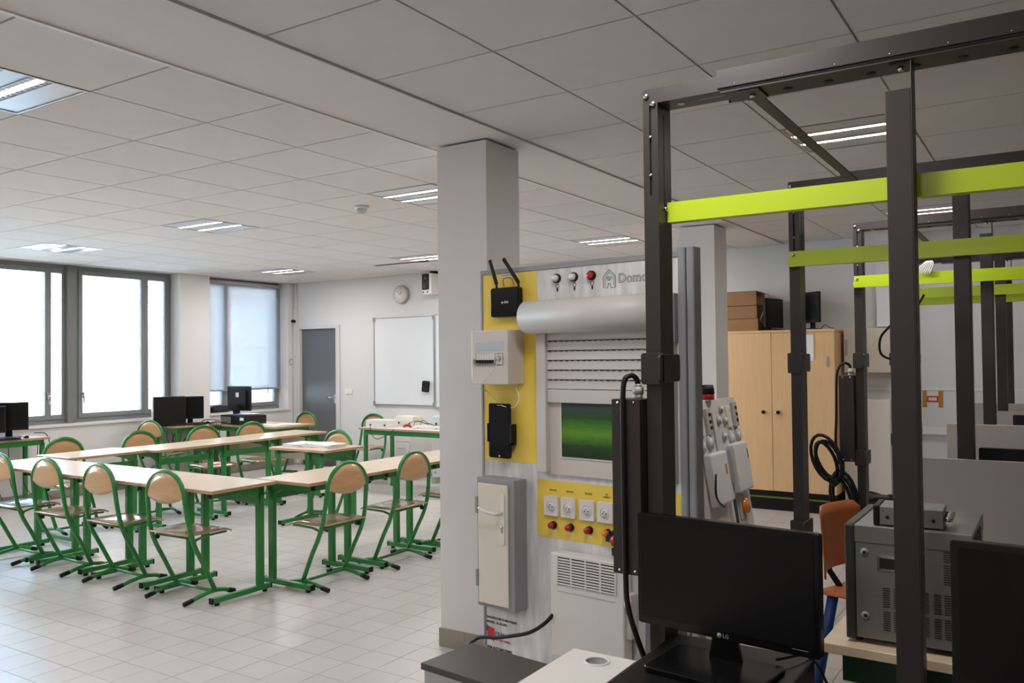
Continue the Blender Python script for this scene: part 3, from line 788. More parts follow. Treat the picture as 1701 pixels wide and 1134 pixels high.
# ================================================================== RIGHT SIDE, BACK
cb = thing('wooden_cabinet', 'tall two-door beech cabinet against the back wall behind the racks', 'cabinet', (-2.45, 8.65, 0))
MB().box(-.62, .615, .02, .44, .2, 1.80).obj('body', WOODC, cb, bev=.002)
MB().box(-.625, .62, 0, .44, 1.80, 1.825).obj('top', WOODC, cb, bev=.002)
MB().box(-.61, .6, .04, .43, 0, .2).obj('plinth', BLACKP, cb)
MB().box(-.61, .6, .0, .03, .125, .14).obj('plinth_strip', mat('olive_metal', (92, 110, 30), .5), cb)
for s in (-1, 1):
    d_ = MB().box(-.618 if s < 0 else .002, -.002 if s < 0 else .613, 0, .02, .2, 1.797).obj('cabinet_door', WOODC, cb, bev=.002)
    MB().tube([(-.012+s*.075, 0, .995), (-.012+s*.075, -.025, .995)], .018, 12).obj('door_knob', BLACKP, d_)
    MB().box(.55*s-.01, .55*s+.01, -.006, 0, 1.45, 1.55).obj('hinge', GREYP, d_)
MB().tube([(.035, 0, .99), (.035, -.01, .99)], .009, 10).obj('lock', CHROME, cb)
tag(MB().box(-.06, .06, -.003, 0, -.13, .13).obj('paper_notice', PAPER, None, loc=(-2.09, 8.647, 1.64)), 'white paper sheet taped to the right door of the beech cabinet', 'paper')
for i, (z, w_, h_, lab) in enumerate(((1.826, .46, .125, 'bottom'), (1.955, .42, .13, 'middle'), (2.09, .40, .15, 'top'))):
    t = thing('cardboard_box', 'brown cardboard box, %s one of the stack on the beech cabinet' % lab, 'box', (-2.79, 8.86, z), math.radians(-2+2*i))
    MB().box(-.25, w_/2-.02, -.17, .17, 0, h_).obj('carton', CARD, t, bev=.003)
    if i == 2: MB().obox((w_/2-.02, -.1, h_), (w_/2+.06, -.1, h_-.035), .28, .003, (0, 0, 1)).obj('open_flap', CARD, t)
    MB().box(-.25, w_/2-.018, -.002-.17, -.17, h_*.48, h_*.52).obj('tape_seam', EDGE, t)
mo = monitor('old monitor turned sideways beside the cardboard boxes on the cabinet', (-2.47, 8.82, 1.826), math.radians(80), .4, .3, .03, m=BLACKP)
MB().obox((0, .04, .24), (0, .14, .02), .2, .012, (0, 1, 0)).obj('rear_support', LGREY, mo)
mo = monitor('black monitor leaning near the right end of the beech cabinet', (-2.12, 8.85, 1.826), math.radians(-38), .34, .31, .07, m=BLACKP)
cable('monitor_lead', [(-2.0, 8.85, 1.84), (-1.95, 8.8, 1.87), (-1.9, 8.78, 1.84), (-1.86, 8.8, 1.83)], .004, 'short black lead on top of the beech cabinet')
cu = thing('wall_cupboard', 'beige wall cupboard hung right of the beech cabinet', 'cupboard', (-1.60, 8.92, 1.39))
MB().box(-.2, .23, 0, .18, 0, .44).obj('body', BEIGE, cu, bev=.002)
MB().box(-.198, .013, -.016, 0, .002, .438).obj('cupboard_door', BEIGE, cu, bev=.002)
MB().box(.017, .228, -.016, 0, .002, .438).obj('cupboard_door', BEIGE, cu, bev=.002)
MB().box(-.185, -.165, -.02, -.016, .17, .33).obj('label_strip', GREYP, cu)
lc = thing('low_cupboard', 'white low cupboard under the beige wall cupboard', 'cupboard', (-1.60, 8.85, 0))
MB().box(-.2, .23, 0, .25, .06, 1.13).obj('body', WPL2, lc, bev=.003); MB().box(-.19, .22, .02, .25, 0, .06).obj('plinth', LGREY, lc)
MB().box(-.198, .228, -.014, 0, .08, 1.12).obj('cupboard_door', WPL2, lc, bev=.003)
sg = thing('warning_sign', 'small red and white sign held by two strips of brown tape', 'sign', (-1.03, YB, 1.135))
MB().box(-.05, .05, -.002, 0, -.035, .025).obj('sign_card', INKR, sg); MB().box(-.035, .035, -.003, -.002, -.018, .01).obj('sign_field', PAPER, sg)
for s in (-1, 1): MB().box(s*.07-.02, s*.07+.02, -.0035, 0, -.085, .075).obj('tape_strip', TAPE, sg)
text('DANGER', .014, 'lettering', INKR, sg, (0, -.0035, -.004), (PI/2, 0, 0), .0002)
bn = thing('waste_bin', 'black waste bin with a liner behind the racks', 'bin', (-1.28, 7.35, 0))
MB().tube([(0, 0, .0), (0, 0, .1), (0, 0, .2), (0, 0, .42)], .12, 20, r2=.15).obj('bin_body', FABB, bn)
lr = [(.153*math.cos(a)*(1+.02*math.sin(5*a)), .153*math.sin(a)*(1+.02*math.cos(7*a)), .42+.012*math.sin(4*a)) for a in [2*PI*k/24 for k in range(24)]]
MB().tube(lr, .01, 6, closed=True).obj('liner_rim', FABB, bn)

# leaning board with electrical fittings, runs along y, leans back
bd = thing('demonstration_board', 'white leaning board crowded with sockets and boxes, between display panel and cabinet', 'board', (-1.52, 4.65, 0), rot=(0, 0, 0))
ANG = math.atan(.2/1.31)
tilt = bpy.data.objects.new('backing_board', MB().box(-.01, .01, -.55, .55, 0, 1.325).mesh('backing_board', WPL2, .002)); COL.objects.link(tilt)
tilt.parent = bd; tilt.rotation_euler = (0, -ANG, 0)
for y in (-.45, .45):
    MB().obox((-.19, y, 1.2), (-.5, y, 0.0), .03, .02, (0, 1, 0)).obj('rear_strut', LGREY, bd)
nB = Vector((math.cos(ANG), 0, math.sin(ANG)))
def onb(u, v):
    d = ray(u, v); P = Vector((-1.52, 4.65, 0)); t_ = (P-C0).dot(nB)/d.dot(nB); p = C0+d*t_ - P
    return p.y, Vector((p.x, p.z)).length*(1 if p.z > 0 else -1)
def fit(name, m, y0, y1, h0, h1, x1, bev=.004, x0=.01, par=None):
    o = MB().box(x0, x1, y0, y1, h0, h1).obj(name, m, bd, bev=bev); o.rotation_euler = (0, -ANG, 0); return o
def fitpx(name, m, cx, cy, w_, h_, dep, bev=.004):
    y, h = onb(cx, cy); return fit(name, m, y-w_/2, y+w_/2, h-h_/2, h+h_/2, .01+dep, bev)
for (cx, cy) in ((1184, 795), (1221, 775)):
    fitpx('junction_box', WPL, cx, cy, .27 if cx < 1200 else .24, .29, .05, .012)
for (cx, cy) in ((1190, 780), (1226, 754)): fitpx('label_strip', TAPE, cx, cy, .02, .06, .052, .0005)
for (cx, cy) in ((1171, 701), (1215, 688)):
    fitpx('wall_socket', LGREY, cx, cy, .07, .15, .02); y, h = onb(cx, cy)
    for dz in (-.045, -.01, .03): 
        o = MB().box(.03, .033, y-.008, y+.022, h+dz, h+dz+.018).obj('socket_slot', INK, bd); o.rotation_euler = (0, -ANG, 0)
for (cx, cy) in ((1160, 706), (1206, 692)): fitpx('fuse_holder', CREAM, cx, cy, .07, .13, .014)
for (cx, cy, rr) in ((1162, 741, .045), (1175, 735, .045), (1211, 727, .045), (1222, 722, .04), (1199, 724, .028), (1193, 679, .026), (1190, 698, .026), (1200, 698, .028)):
    y, h = onb(cx, cy)
    o = MB().cyl((.01, y, h), (.022, y, h), rr, 16).obj('small_socket', LGREY, bd); o.rotation_euler = (0, -ANG, 0)
    q_ = MB().cyl((.022, y, h), (.03, y, h), rr*.6, 14, r2=rr*.45).obj('socket_cap', WPL, o)
fitpx('cable_duct', GREYP, 1184, 725, .012, .28, .008)
fitpx('grey_module', GREYP, 1203, 776, .07, .2, .03)
fitpx('terminal_block', DGREEN, 1216, 852, .05, .16, .02)
fitpx('terminal_block', WPL, 1211, 852, .03, .18, .022)
y, h = onb(1232, 840)
o = MB().cyl((.01, y, h), (.04, y, h), .045, 20).obj('orange_lamp', ORANGE, bd, label='round orange lamp'); o.rotation_euler = (0, -ANG, 0)
fitpx('lamp_base', LGREY, 1229, 842, .1, .14, .008)
o = MB().tube(smooth_pts([(.09, onb(1163, 790)[0], onb(1163, 790)[1]), (.09, onb(1163, 822)[0], onb(1163, 822)[1]), (.07, onb(1175, 836)[0], onb(1175, 836)[1]), (.04, onb(1192, 842)[0], onb(1192, 842)[1])], 4), .006, 6).obj('black_lead', BLACKP, bd); o.rotation_euler = (0, -ANG, 0)
lm = thing('beacon_lamp', 'red and black beacon lamp on top of the leaning board', 'lamp', (-1.73, 4.74, 1.315))
MB().cyl((0, 0, 0), (0, 0, .035), .055, 20).obj('red_lens', RED, lm); MB().cyl((0, 0, .035), (0, 0, .085), .057, 20, r2=.05).obj('cap', BLACKP, lm)

# ================================================================== RACKS
LABR = ['nearest anthracite steel rack with a bright lime rail', 'second anthracite rack, its lime rail in shadow, behind the nearest one',
        'third anthracite rack with a hanging cable coil and yellow-green rail', 'fourth anthracite rack, mostly hidden behind the near middle post', 'farthest anthracite rack close to the back wall']
RX = [2.26, 3.83, 5.25, 6.52, 7.5]
ZT, ZL0, ZL1 = 2.338, 1.957, 2.015
racks = []
for i, ry in enumerate(RX):
    R = thing('equipment_rack', LABR[i], 'rack', (0, ry, 0), 0); racks.append(R)
    xa, xa2, dp = -.998, -.953, .095
    def post(x0, x1, flip):
        xs = x1 if not flip else x0
        p = MB()
        # front web with long slot, side web with long slot (open channel)
        xm = (x0+x1)/2
        p.box(x0, x1, 0, .003, .0, 2.03); p.box(x0, x1, 0, .003, 2.29, ZT); p.box(x0, xm-.0035, 0, .003, 2.03, 2.29); p.box(xm+.0035, x1, 0, .003, 2.03, 2.29)
        xa_, xb_ = (xs-.003, xs) if not flip else (xs, xs+.003)
        p.box(xa_, xb_, .003, dp, 0, 2.0); p.box(xa_, xb_, .003, dp, 2.27, ZT); p.box(xa_, xb_, .003, dp*.42, 2.0, 2.27); p.box(xa_, xb_, dp*.5, dp, 2.0, 2.27)
        p.box(x0, x1, dp-.003, dp, 0, 2.338)
        return p
    pa = post(xa, xa2, False).obj('post', RACK, R)
    MB().box(xa+.004, xa2-.006, .008, .035, 1.85, 2.30).obj('slot_shade', RACKD, R)  # dark strip added behind the front slot so it reads as shade
    for (bx, bz) in ((xa+.012, ZT-.02), (xa+.033, ZT-.045)):
        MB().tube([(bx, -.002, bz), (bx, -.006, bz), (bx, -.009, bz)], .0085, 12, r2=.006).obj('bolt', CHROME, pa)
    for bz in (2.2, 2.09): MB().tube([(xa+.0225, .004, bz), (xa+.0225, -.002, bz)], .004, 8).obj('bolt', CHROME, pa)
    MB().tube([(xa2, .045, 1.995), (xa2+.008, .045, 1.995)], .0085, 10, r2=.005).obj('bolt', CHROME, pa)
    post(.26, .305, True).obj('post', RACK, R)
    # inner and outer telescoping top beams (channels open upwards)
    ib = MB(); ib.box(xa2, .26, .0, .003, ZT-.042, ZT); ib.box(xa2, .26, dp-.003, dp, ZT-.042, ZT)
    ib.box(xa2, .26, .003, .045, ZT-.042, ZT-.039); ib.box(xa2, .26, .052, dp-.003, ZT-.042, ZT-.039); ib.box(xa2, -.85, .045, .052, ZT-.042, ZT-.039)
    inner = ib.obj('top_beam', RACK, R)
    MB().tube([(-.90, .05, ZT-.0425), (-.90, .05, ZT-.044)], .012, 14).obj('hole', PAPER, inner)
    xo = -.775
    obm = MB(); obm.box(xo, .31, -.006, -.001, ZT-.036, ZT+.014); obm.box(xo, .31, dp, dp+.005, ZT-.05, ZT+.008)
    obm.box(xo+.01, .31, -.006, dp+.005, ZT-.05, ZT-.046)
    outer = obm.obj('outer_beam', RACK, R)
    for k in range(10):
        hx = xo+.07+k*.105
        MB().tube([(hx, .06, ZT-.0462), (hx, .06, ZT-.0512)], .013, 14).obj('hole', RACKD, outer)
    for k in range(8): MB().tube([(xo+.05+k*.13, -.006, ZT-.03), (xo+.05+k*.13, -.0075, ZT-.03)], .002, 6).obj('rivet', CHROME, outer)
    # middle post hung from the beam
    zb_ = 0 if i == 0 else .8
    mp_ = MB(); mp_.box(-.348, -.2905, .0, .05, zb_, 2.218); mp_.box(-.2905, -.287, -.002, .055, zb_, ZT-.05); mp_.box(-.34, -.287, .01, .05, ZT-.056, ZT-.05)
    mid = mp_.obj('middle_post', RACK, R, bev=.0015)
    for k in range(10): MB().tube([(-.287, .02, 2.1-k*.17), (-.2855, .02, 2.1-k*.17)], .003, 6).obj('rivet', CHROME, mid)
    MB().cyl((-.315, .03, ZT-.056), (-.315, .03, ZT-.066), .007, 8).obj('bolt', CHROME, mid)
    # lime rail
    rl = MB()
    if i == 0:
        rl.box(xa2+.003, .26, .055, .058, ZL0, ZL1); rl.box(xa2+.003, .26, .058, .09, ZL0, ZL0+.003); rl.box(xa2+.003, .26, .058, .09, ZL1-.003, ZL1)
    else:
        rl.box(xa+.002, .3, -.006, -.003, ZL0, ZL1+.012); rl.box(xa+.002, .3, -.03, -.006, ZL0, ZL0+.003)
        rl.prism([(xa+.012, ZL0), (.3, ZL0), (.3, ZL0+.034), (xa+.002, ZL0+.034), (xa+.002, ZL0+.01)], -.033, -.03, 'y')
    rail = rl.obj('lime_rail', LIME, R)
    if i: MB().tube([(xa+.02, -.006, ZL1-.004), (xa+.02, -.016, ZL1-.004)], .008, 10).obj('bolt', CHROME, rail)
    # clamps on the near post
    for z0 in ((1.487,), (1.487, .75), (1.487, .92), (1.487, .92), (1.487, .92))[i]:
        cl = MB().prism(rrect(xa-.012, xa2+.01, z0, z0+.09, .008), -.012, -.002, 'y')
        cl.prism(rrect(-.03, .12, z0+.006, z0+.086, .012), xa2+.002, xa2+.01, 'x')
        cl.obj('clamp', RACK, R, bev=.001)
    if i:
        zt = 1.15 if i == 1 else 1.185
        MB().box((0, -.56, -.52, -.52, -.6)[i], .34, -.075, -.05, .02, zt).obj('partition', PANG, R, bev=.002)
for i, (a, b2) in enumerate(((0, 1), (2, 3))):
    R = racks[a]; y1 = RX[b2]-RX[a]
    br = MB(); br.obox((-.69, .05, ZT-.053), (-.69, y1+.05, ZT-.058), .035, .005, (0, 0, 1)); br.obox((-.69, .0, ZT-.053), (-.69, .09, ZT-.053), .055, .006, (0, 0, 1))
    o = br.obj('brace', RACK, R)
    MB().cyl((-.69, .04, ZT-.056), (-.69, .04, ZT-.064), .008, 8).obj('bolt', CHROME, o)
# small grey end plate of the nearest rack
MB().box(-1.06, -.93, .1, .115, .4, .955).obj('side_plate', GREYP, racks[0], bev=.002)
# socket strips with cable
def strip(ry, lab, coil=False):
    t = thing('socket_strip', lab, 'power strip', (0, ry, 0))
    x0, x1 = (-1.092, -1.003)
    if coil: x0, x1 = -1.085, -1.003
    MB().box(x0, x1, -.04, .05, .944, 1.445).obj('housing', RACK, t, bev=.002)
    MB().box(x0+.002, x0+.03, -.0415, -.04, .946, 1.443).obj('cover_edge', RACK, t)
    for z in (.955, 1.435):
        for xx in (x0+.02, x1-.02): MB().cyl((xx, -.04, z), (xx, -.0425, z), .004, 8).obj('screw', CHROME, t)
    g = MB(); g.cyl((x1-.022, 0, 1.445), (x1-.022, 0, 1.458), .014, 8); g.cyl((x1-.022, 0, 1.458), (x1-.022, 0, 1.48), .016, 6); g.cyl((x1-.022, 0, 1.48), (x1-.022, 0, 1.488), .011, 8)
    g.obj('cable_gland', LGREY, t)
    return x0, x1
x0, x1 = strip(2.26, 'long black socket strip hung on the nearest rack post')
cable('power_cord', [(x1-.022, 2.26, 1.485), (x1-.024, 2.25, 1.505), (x1-.036, 2.235, 1.512), (x1-.048, 2.215, 1.48), (x1-.047, 2.208, 1.3), (x1-.045, 2.208, .95), (x1-.035, 2.2, .86), (x1-.01, 2.2, .78), (x1+.02, 2.22, .68)], .008, 'thick black cord looping down the nearest socket strip')
x0, x1 = strip(5.25, 'long black socket strip hung on the third rack post', True)
cable('power_cord', [(x1-.022, 5.25, 1.485), (x1-.03, 5.24, 1.51), (x1-.06, 5.22, 1.515), (x1-.09, 5.2, 1.45), (x1-.095, 5.19, 1.2), (x1-.10, 5.19, 1.05), (x1-.08, 5.19, .93)], .008, 'black cord running down beside the third rack socket strip')
cl = thing('cable_coil', 'bundled coil of thick black cable hanging from the third rack', 'cable', (-1.1, 5.14, .85))
for k, (w_, h_, dx, a, dz) in enumerate(((.085, .15, -.04, .5, .12), (.07, .13, -.03, .45, .1), (.055, .12, -.045, .6, .11), (.06, .16, .05, .3, -.13), (.05, .15, .04, .35, -.14), (.075, .17, .045, .25, -.12))):
    pts = []
    for q in range(20):
        th = 2*PI*q/20; X = w_*math.cos(th); Z = h_*math.sin(th)
        pts.append((dx+X*math.cos(a)-Z*math.sin(a)*.6*1, .01*k-.03, dz+X*math.sin(a)*.5+Z*math.cos(a)))
    MB().tube(pts, .0105, 6, closed=True).obj('cable_loop', BLACKP, cl)
MB().tube(smooth_pts([(-.02, -.03, .02), (.0, -.03, -.01), (.02, -.03, -.03)], 3), .022, 8).obj('tie_wrap', BLACKP, cl)
MB().box(-.035, .005, -.05, -.01, -.25, -.19).obj('plug', BLACKP, cl, bev=.006)
for s in (-.025, -.008): MB().cyl((s, -.03, -.25), (s, -.03, -.285), .0025, 6).obj('plug_pin', CHROME, cl)
# pale wires draped over the third rack rail
t = thing('wire_bundle', 'bundle of white wires draped over a far lime rail', 'wires', (-.615, 5.22, 2.03))
for k in range(7):
    MB().tube(smooth_pts([(-.05+.012*k, -.01, -.02), (-.02+.01*k, .0, .03), (.01+.004*k, .01, .055), (.03-.002*k, .03, .03), (.03, .04, -.05)], 3), .003, 5).obj('wire', WPL, t)
cable('hanging_cable', [(-.755, 6.33, 1.97), (-.784, 6.33, 1.917), (-.807, 6.33, 1.881), (-.84, 6.33, 1.84), (-.90, 6.36, 1.82)], .008, 'black cable hanging under the far lime rail near the middle post')
cable('hanging_cable', [(-.53, 3.6, 1.70), (-.561, 3.6, 1.669), (-.588, 3.6, 1.634), (-.593, 3.6, 1.586), (-.578, 3.6, 1.558), (-.53, 3.6, 1.54)], .005, 'thin black cable loop left of the near middle post')
monitor('black monitor whose top edge shows above the nearest grey partition', (.02, 4.05, .76), math.radians(175), .62, .36, .05)
monitor('black monitor end seen above the second grey partition', (-.02, 5.45, .76), math.radians(160), .42, .36, .1)
desk('rack_desk', 'desk hidden behind the nearest grey partition', -.4, .34, 3.84, 4.5)
desk('rack_desk', 'desk hidden behind the second grey partition', -.4, .34, 5.22, 5.9)

# ================================================================== DISPLAY PANEL
PL = Vector((-2.146, 3.077, 0)); PRt = Vector((-1.134, 2.954, 0)); PA = math.atan2(PRt.y-PL.y, PRt.x-PL.x)
dp_ = thing('display_panel', 'grey concrete-look demonstration panel with yellow fields in front of the pillar', 'panel', tuple(PL), PA)
PW, PH = 1.012, 1.955
MB().box(.012, PW-.02, 0, .03, .05, PH-.02).obj('concrete_board', CONC, dp_)
MB().box(0, .012, -.006, .036, 0, PH).obj('edge_profile', GREYP, dp_, bev=.002)
MB().box(.012, PW-.02, -.006, .036, PH-.02, PH).obj('edge_profile', GREYP, dp_, bev=.002)
MB().box(.012, PW-.02, -.006, .036, 0.03, .05).obj('edge_profile', GREYP, dp_, bev=.002)
for a in (PW-.032, PW+.004): MB().prism(rrect(a, a+.031, -.012, .05, .008), 0, PH+.012, 'z').obj('corner_profile', GREYP, dp_)
MB().box(-.02, PW+.04, -.03, .35, 0, .03).obj('base_plate', GREYP, dp_, bev=.004)
MB().box(.013, .315, -.0015, 0, 1.122, PH-.022).obj('yellow_field', YEL, dp_, label='upper mustard yellow field')
MB().box(.305, PW-.036, -.0015, 0, .826, 1.062).obj('yellow_field', YEL, dp_, label='lower mustard yellow field behind the sockets')
RX_ = (PI/2, 0, 0)
# indicator lamps on top
for i, x in enumerate((.422, .508, .595)):
    l_ = MB().cyl((x, 0, 1.893), (x, -.012, 1.893), .019, 18).obj('lamp_holder', BLACKP, dp_)
    MB().tube([(x, -.012, 1.893), (x, -.022, 1.893), (x, -.028, 1.893)], .016, 16, r2=.011).obj('lamp_lens', (WPL, WPL, RED)[i], l_)
    ic = MB(); ic.tube([(x+.008*math.cos(a), -.0008, 1.862+.008*math.sin(a)) for a in [2*PI*k/14 for k in range(14)]], .0012, 4, closed=True); ic.box(x-.004, x+.004, -.001, 0, 1.842, 1.852); ic.box(x-.003, x+.003, -.001, 0, 1.838, 1.841)
    ic.obj('bulb_pictogram', INK, dp_)
    text(('SET 1', 'SET 2', 'RCX 231')[i], .010, 'lamp_caption', INK, dp_, (x, -.001, 1.805), RX_, .0003)
# house logo and wordmark
def outline(pts, r, m, nm, closed=False): MB().tube([(x, -.001, z) for x, z in pts], r, 5, closed=closed).obj(nm, m, dp_)
lx, lz = .676, 1.876
outline([(lx-.028, lz-.036), (lx-.028, lz+.008), (lx, lz+.036), (lx+.028, lz+.008), (lx+.028, lz-.036), (lx+.008, lz-.036), (lx+.004, lz-.02), (lx-.004, lz-.02), (lx-.008, lz-.036)], .0012, mat('logo_teal_dark', (40, 84, 92), .5), 'house_logo', True)
outline([(lx-.020, lz-.028), (lx-.020, lz+.004), (lx, lz+.025), (lx+.020, lz+.004), (lx+.020, lz-.028)], .0010, TEAL, 'house_logo')
for r_ in (.007, .013, .019): outline([(lx+r_*math.cos(a), lz-.012+r_*math.sin(a)) for a in [PI*.22+PI*.56*k/8 for k in range(9)]], .0012, TEAL, 'signal_arc')
text('Domotique', .050, 'wordmark_outline', INK, dp_, (.716, -.0008, 1.872), RX_, .0003, 'LEFT', .0012)
text('Domotique', .050, 'wordmark', CONC, dp_, (.716, -.0016, 1.872), RX_, .0003, 'LEFT', -.0006)
# roller shutter
sx0 = .310
hd = MB().tube([(sx0, -.062, 1.735), (PW-.05, -.062, 1.735)], .068, 28).obj('shutter_housing', SHUT, dp_, bev=0)
MB().tube([(sx0-.003, -.062, 1.735), (sx0, -.062, 1.735)], .066, 28).obj('housing_end', SHUT, dp_)
MB().cyl((sx0-.004, -.1, 1.72), (sx0-.003, -.1, 1.72), .004, 8).obj('screw', INK, hd)
MB().box(PW-.05, PW-.036, -.03, 0, 1.62, 1.80).obj('housing_bracket', GREYP, dp_)
for a in (.337, PW-.09):
    MB().box(a, a+.048, -.042, 0, 1.098, 1.68).obj('guide_rail', SHUT, dp_, bev=.003)
z = 1.674
k = 0
xa_, xb_ = .385, PW-.09
while z > 1.46:
    z1_ = z-.0392
    sl = MB().prism([(-.030, z-.001), (-.027, z-.004), (-.0265, z-.02), (-.0275, z1_+.005), (-.030, z1_+.002), (-.012, z1_+.002), (-.012, z-.001)], xa_, xb_, 'x').obj('shutter_slat', SHUT, dp_)
    if k:
        hl = MB(); q = xa_+.01
        while q < xb_-.02: hl.box(q, q+.015, -.0312, -.029, z-.0035, z-.0005); q += .028
        hl.obj('light_slots', INK, sl)
    z = z1_; k += 1
zz0 = z
MB().box(xa_, xb_, -.03, -.008, zz0-.055, zz0-.001).obj('shutter_end_slat', SHUT, dp_, bev=.003)
# window behind the shutter
f = MB(); f.box(xa_, xb_, -.012, 0, 1.09, zz0); f_o = f.obj('window_frame', WPL2, dp_)
MB().box(.440, xb_-.04, -.016, -.012, 1.158, zz0-.03).obj('frame_bead', WPL, dp_, bev=.002)
pc_ = MB().box(.447, xb_-.046, -.0175, -.016, 1.165, zz0-.04).obj('meadow_picture', GLAWN, dp_)
m = MATS['lawn']; N = m.node_tree
# gradient picture: bright lawn above, dark rough grass below (flat print)
tc = N.nodes.new('ShaderNodeTexCoord'); sp_ = N.nodes.new('ShaderNodeSeparateXYZ'); N.links.new(tc.outputs['Object'], sp_.inputs[0])
rp = N.nodes.new('ShaderNodeValToRGB'); mr = N.nodes.new('ShaderNodeMapRange'); mr.inputs[1].default_value = 1.165; mr.inputs[2].default_value = 1.37
ns = N.nodes.new('ShaderNodeTexNoise'); ns.inputs['Scale'].default_value = 40; mp2 = N.nodes.new('ShaderNodeMapping'); mp2.inputs['Scale'].default_value = (.6, 1, 3); N.links.new(tc.outputs['Object'], mp2.inputs[0]); N.links.new(mp2.outputs[0], ns.inputs[0])
ad = N.nodes.new('ShaderNodeMath'); ad.operation = 'MULTIPLY_ADD'; ad.inputs[1].default_value = .03; N.links.new(ns.outputs[0], ad.inputs[0]); N.links.new(sp_.outputs[2], ad.inputs[2])
N.links.new(ad.outputs[0], mr.inputs[0]); N.links.new(mr.outputs[0], rp.inputs[0])
cr = rp.color_ramp; cr.elements[0].position = 0; cr.elements[0].color = (*lin((22, 42, 18)), 1); cr.elements[1].position = 1; cr.elements[1].color = (*lin((60, 74, 66)), 1)
for p_, c_ in ((.30, (34, 66, 24)), (.38, (60, 104, 22)), (.55, (92, 148, 34)), (.75, (60, 112, 30)), (.88, (36, 76, 30))):
    e_ = cr.elements.new(p_); e_.color = (*lin(c_), 1)
N.links.new(rp.outputs[0], N.nodes['Principled BSDF'].inputs['Base Color'])
# sockets
for i, x in enumerate((.384, .470, .562, .648)):
    s_ = MB().prism(rrect(x-.036, x+.036, .958-.041, .958+.041, .004), -.014, -.0015, 'y').obj('wall_socket', WPL, dp_, bev=.002)
    MB().tube([(x+.027*.8*math.cos(a), -.0145, .955+.0225*math.sin(a)) for a in [2*PI*k/22 for k in range(22)]], .002, 5, closed=True).obj('socket_rim', WPL, s_)
    MB().cyl((x, -.0142, .955), (x, -.0148, .955), .020, 22).obj('socket_well', WPL, s_)
    for dx, dz in ((-.008, 0), (.008, 0)): MB().cyl((x+dx, -.0149, .955+dz), (x+dx, -.0153, .955+dz), .0028, 8).obj('socket_hole', INK, s_)
    MB().cyl((x, -.0149, .964), (x, -.022, .964), .0025, 8).obj('earth_pin', CHROME, s_)
    text(('RCX PC', 'RCX PC', 'RCX PC', 'PC\nDIRECT')[i], .010, 'socket_caption', INK, dp_, (x+.005, -.0025, 1.022), RX_, .0003)
    l_ = MB().cyl((x+.008, -.0015, .880), (x+.008, -.014, .880), .0155, 18).obj('lamp_holder', BLACKP, dp_)
    MB().tube([(x+.006, -.014, .880), (x+.006, -.022, .880), (x+.006, -.028, .880)], .0145, 16, r2=.012).obj('lamp_lens', ORANGE if i == 3 else RED, l_)
    MB().box(x-.002, x+.020, -.0028, -.0015, .849, .859).obj('caption_plate', PAPER, dp_)
# panel prints at lower left
text('SHOWROOM DOMOTIQUE', .0135, 'print_line', INK, dp_, (.016, -.0008, .436), RX_, .0003, 'LEFT', .0003)
text('MODEL : PL-SD-001', .0135, 'print_line', INK, dp_, (.016, -.0008, .416), RX_, .0003, 'LEFT', .0003)
MB().prism([(.02, .396), (.058, .39), (.056, .335), (.018, .35)], -.0012, 0, 'y').obj('logo_red_shape', INKR, dp_)
MB().prism([(.017, .401), (.023, .398), (.02, .372), (.014, .378)], -.0014, 0, 'y').obj('logo_blue_edge', INKB, dp_)
text('ERM', .030, 'logo_letters', INKB, dp_, (.060, -.0008, .368), RX_, .0003, 'LEFT')
text('AUTOMATISMES', .012, 'logo_line', INKR, dp_, (.058, -.0008, .345), RX_, .0003, 'LEFT', .0003)
text('ERM AUTOMATISMES', .015, 'print_line', INK, dp_, (.016, -.0008, .306), RX_, .0003, 'LEFT', .0004)

# things mounted on the panel
def onp(name, lab, cat, u, z, off=0):
    p = PL + Vector((math.cos(PA), math.sin(PA), 0))*u + Vector((math.sin(PA), -math.cos(PA), 0))*off
    return thing(name, lab, cat, (p.x, p.y, z), PA)
rt = onp('wireless_router', 'black wireless router with two antennas on the yellow field', 'router', .165, 1.807)
MB().prism(rrect(-.078, .078, -.063, .063, .012), -.038, -.006, 'y').obj('router_body', BLACKG, rt, bev=.003)
MB().box(-.05, .05, -.006, 0, -.05, .05).obj('wall_mount', BLACKP, rt)
text('tp-link', .016, 'lettering', PAPER, rt, (.004, -.0385, .0), RX_, .0003)
for sx, lean in ((-1, -.03), (1, -.075)):
    b0 = Vector(((-.055 if sx < 0 else .068), -.022, .06)); a_ = MB().cyl(b0, b0+Vector((0, 0, .028)), .0045, 8)
    a_.obox(b0+Vector((0, 0, .02)), b0+Vector((lean, -.01, .128)), .016, .008, (0, 1, 0)); a_.obj('antenna', BLACKP, rt, bev=.002)
MB().box(-.05, .02, -.0018, -.0015, .112, .124).obj('name_strip', PAPER, rt)
text('ROUTEUR WIFI', .009, 'lettering', INK, rt, (-.015, -.0022, .118), RX_, .0002)
cable('router_lead', [tuple(rt.location + Vector((-.01, -.03, .066))), tuple(rt.location + Vector((-.008, -.035, .1))), tuple(rt.location + Vector((.03, -.03, .1))), tuple(rt.location + Vector((.04, -.03, .066)))], .002, 'small dark lead looping over the wireless router', CARD)
fb = onp('fuse_box', 'white consumer unit with a row of breakers above the tablet', 'fuse box', .1405, 1.548)
FD = .11
MB().box(-.1025, .1025, -FD, -.002, -.091, .138).obj('housing', WPL2, fb, bev=.004)
MB().box(-.078, .078, -FD-.002, -FD, .052, .09).obj('label_window', mat('pale_blue_plastic', (186, 198, 205), .3), fb, bev=.001)
MB().box(-.078, .078, -FD-.001, -FD, -.012, .042).obj('breaker_window', LGREY, fb)
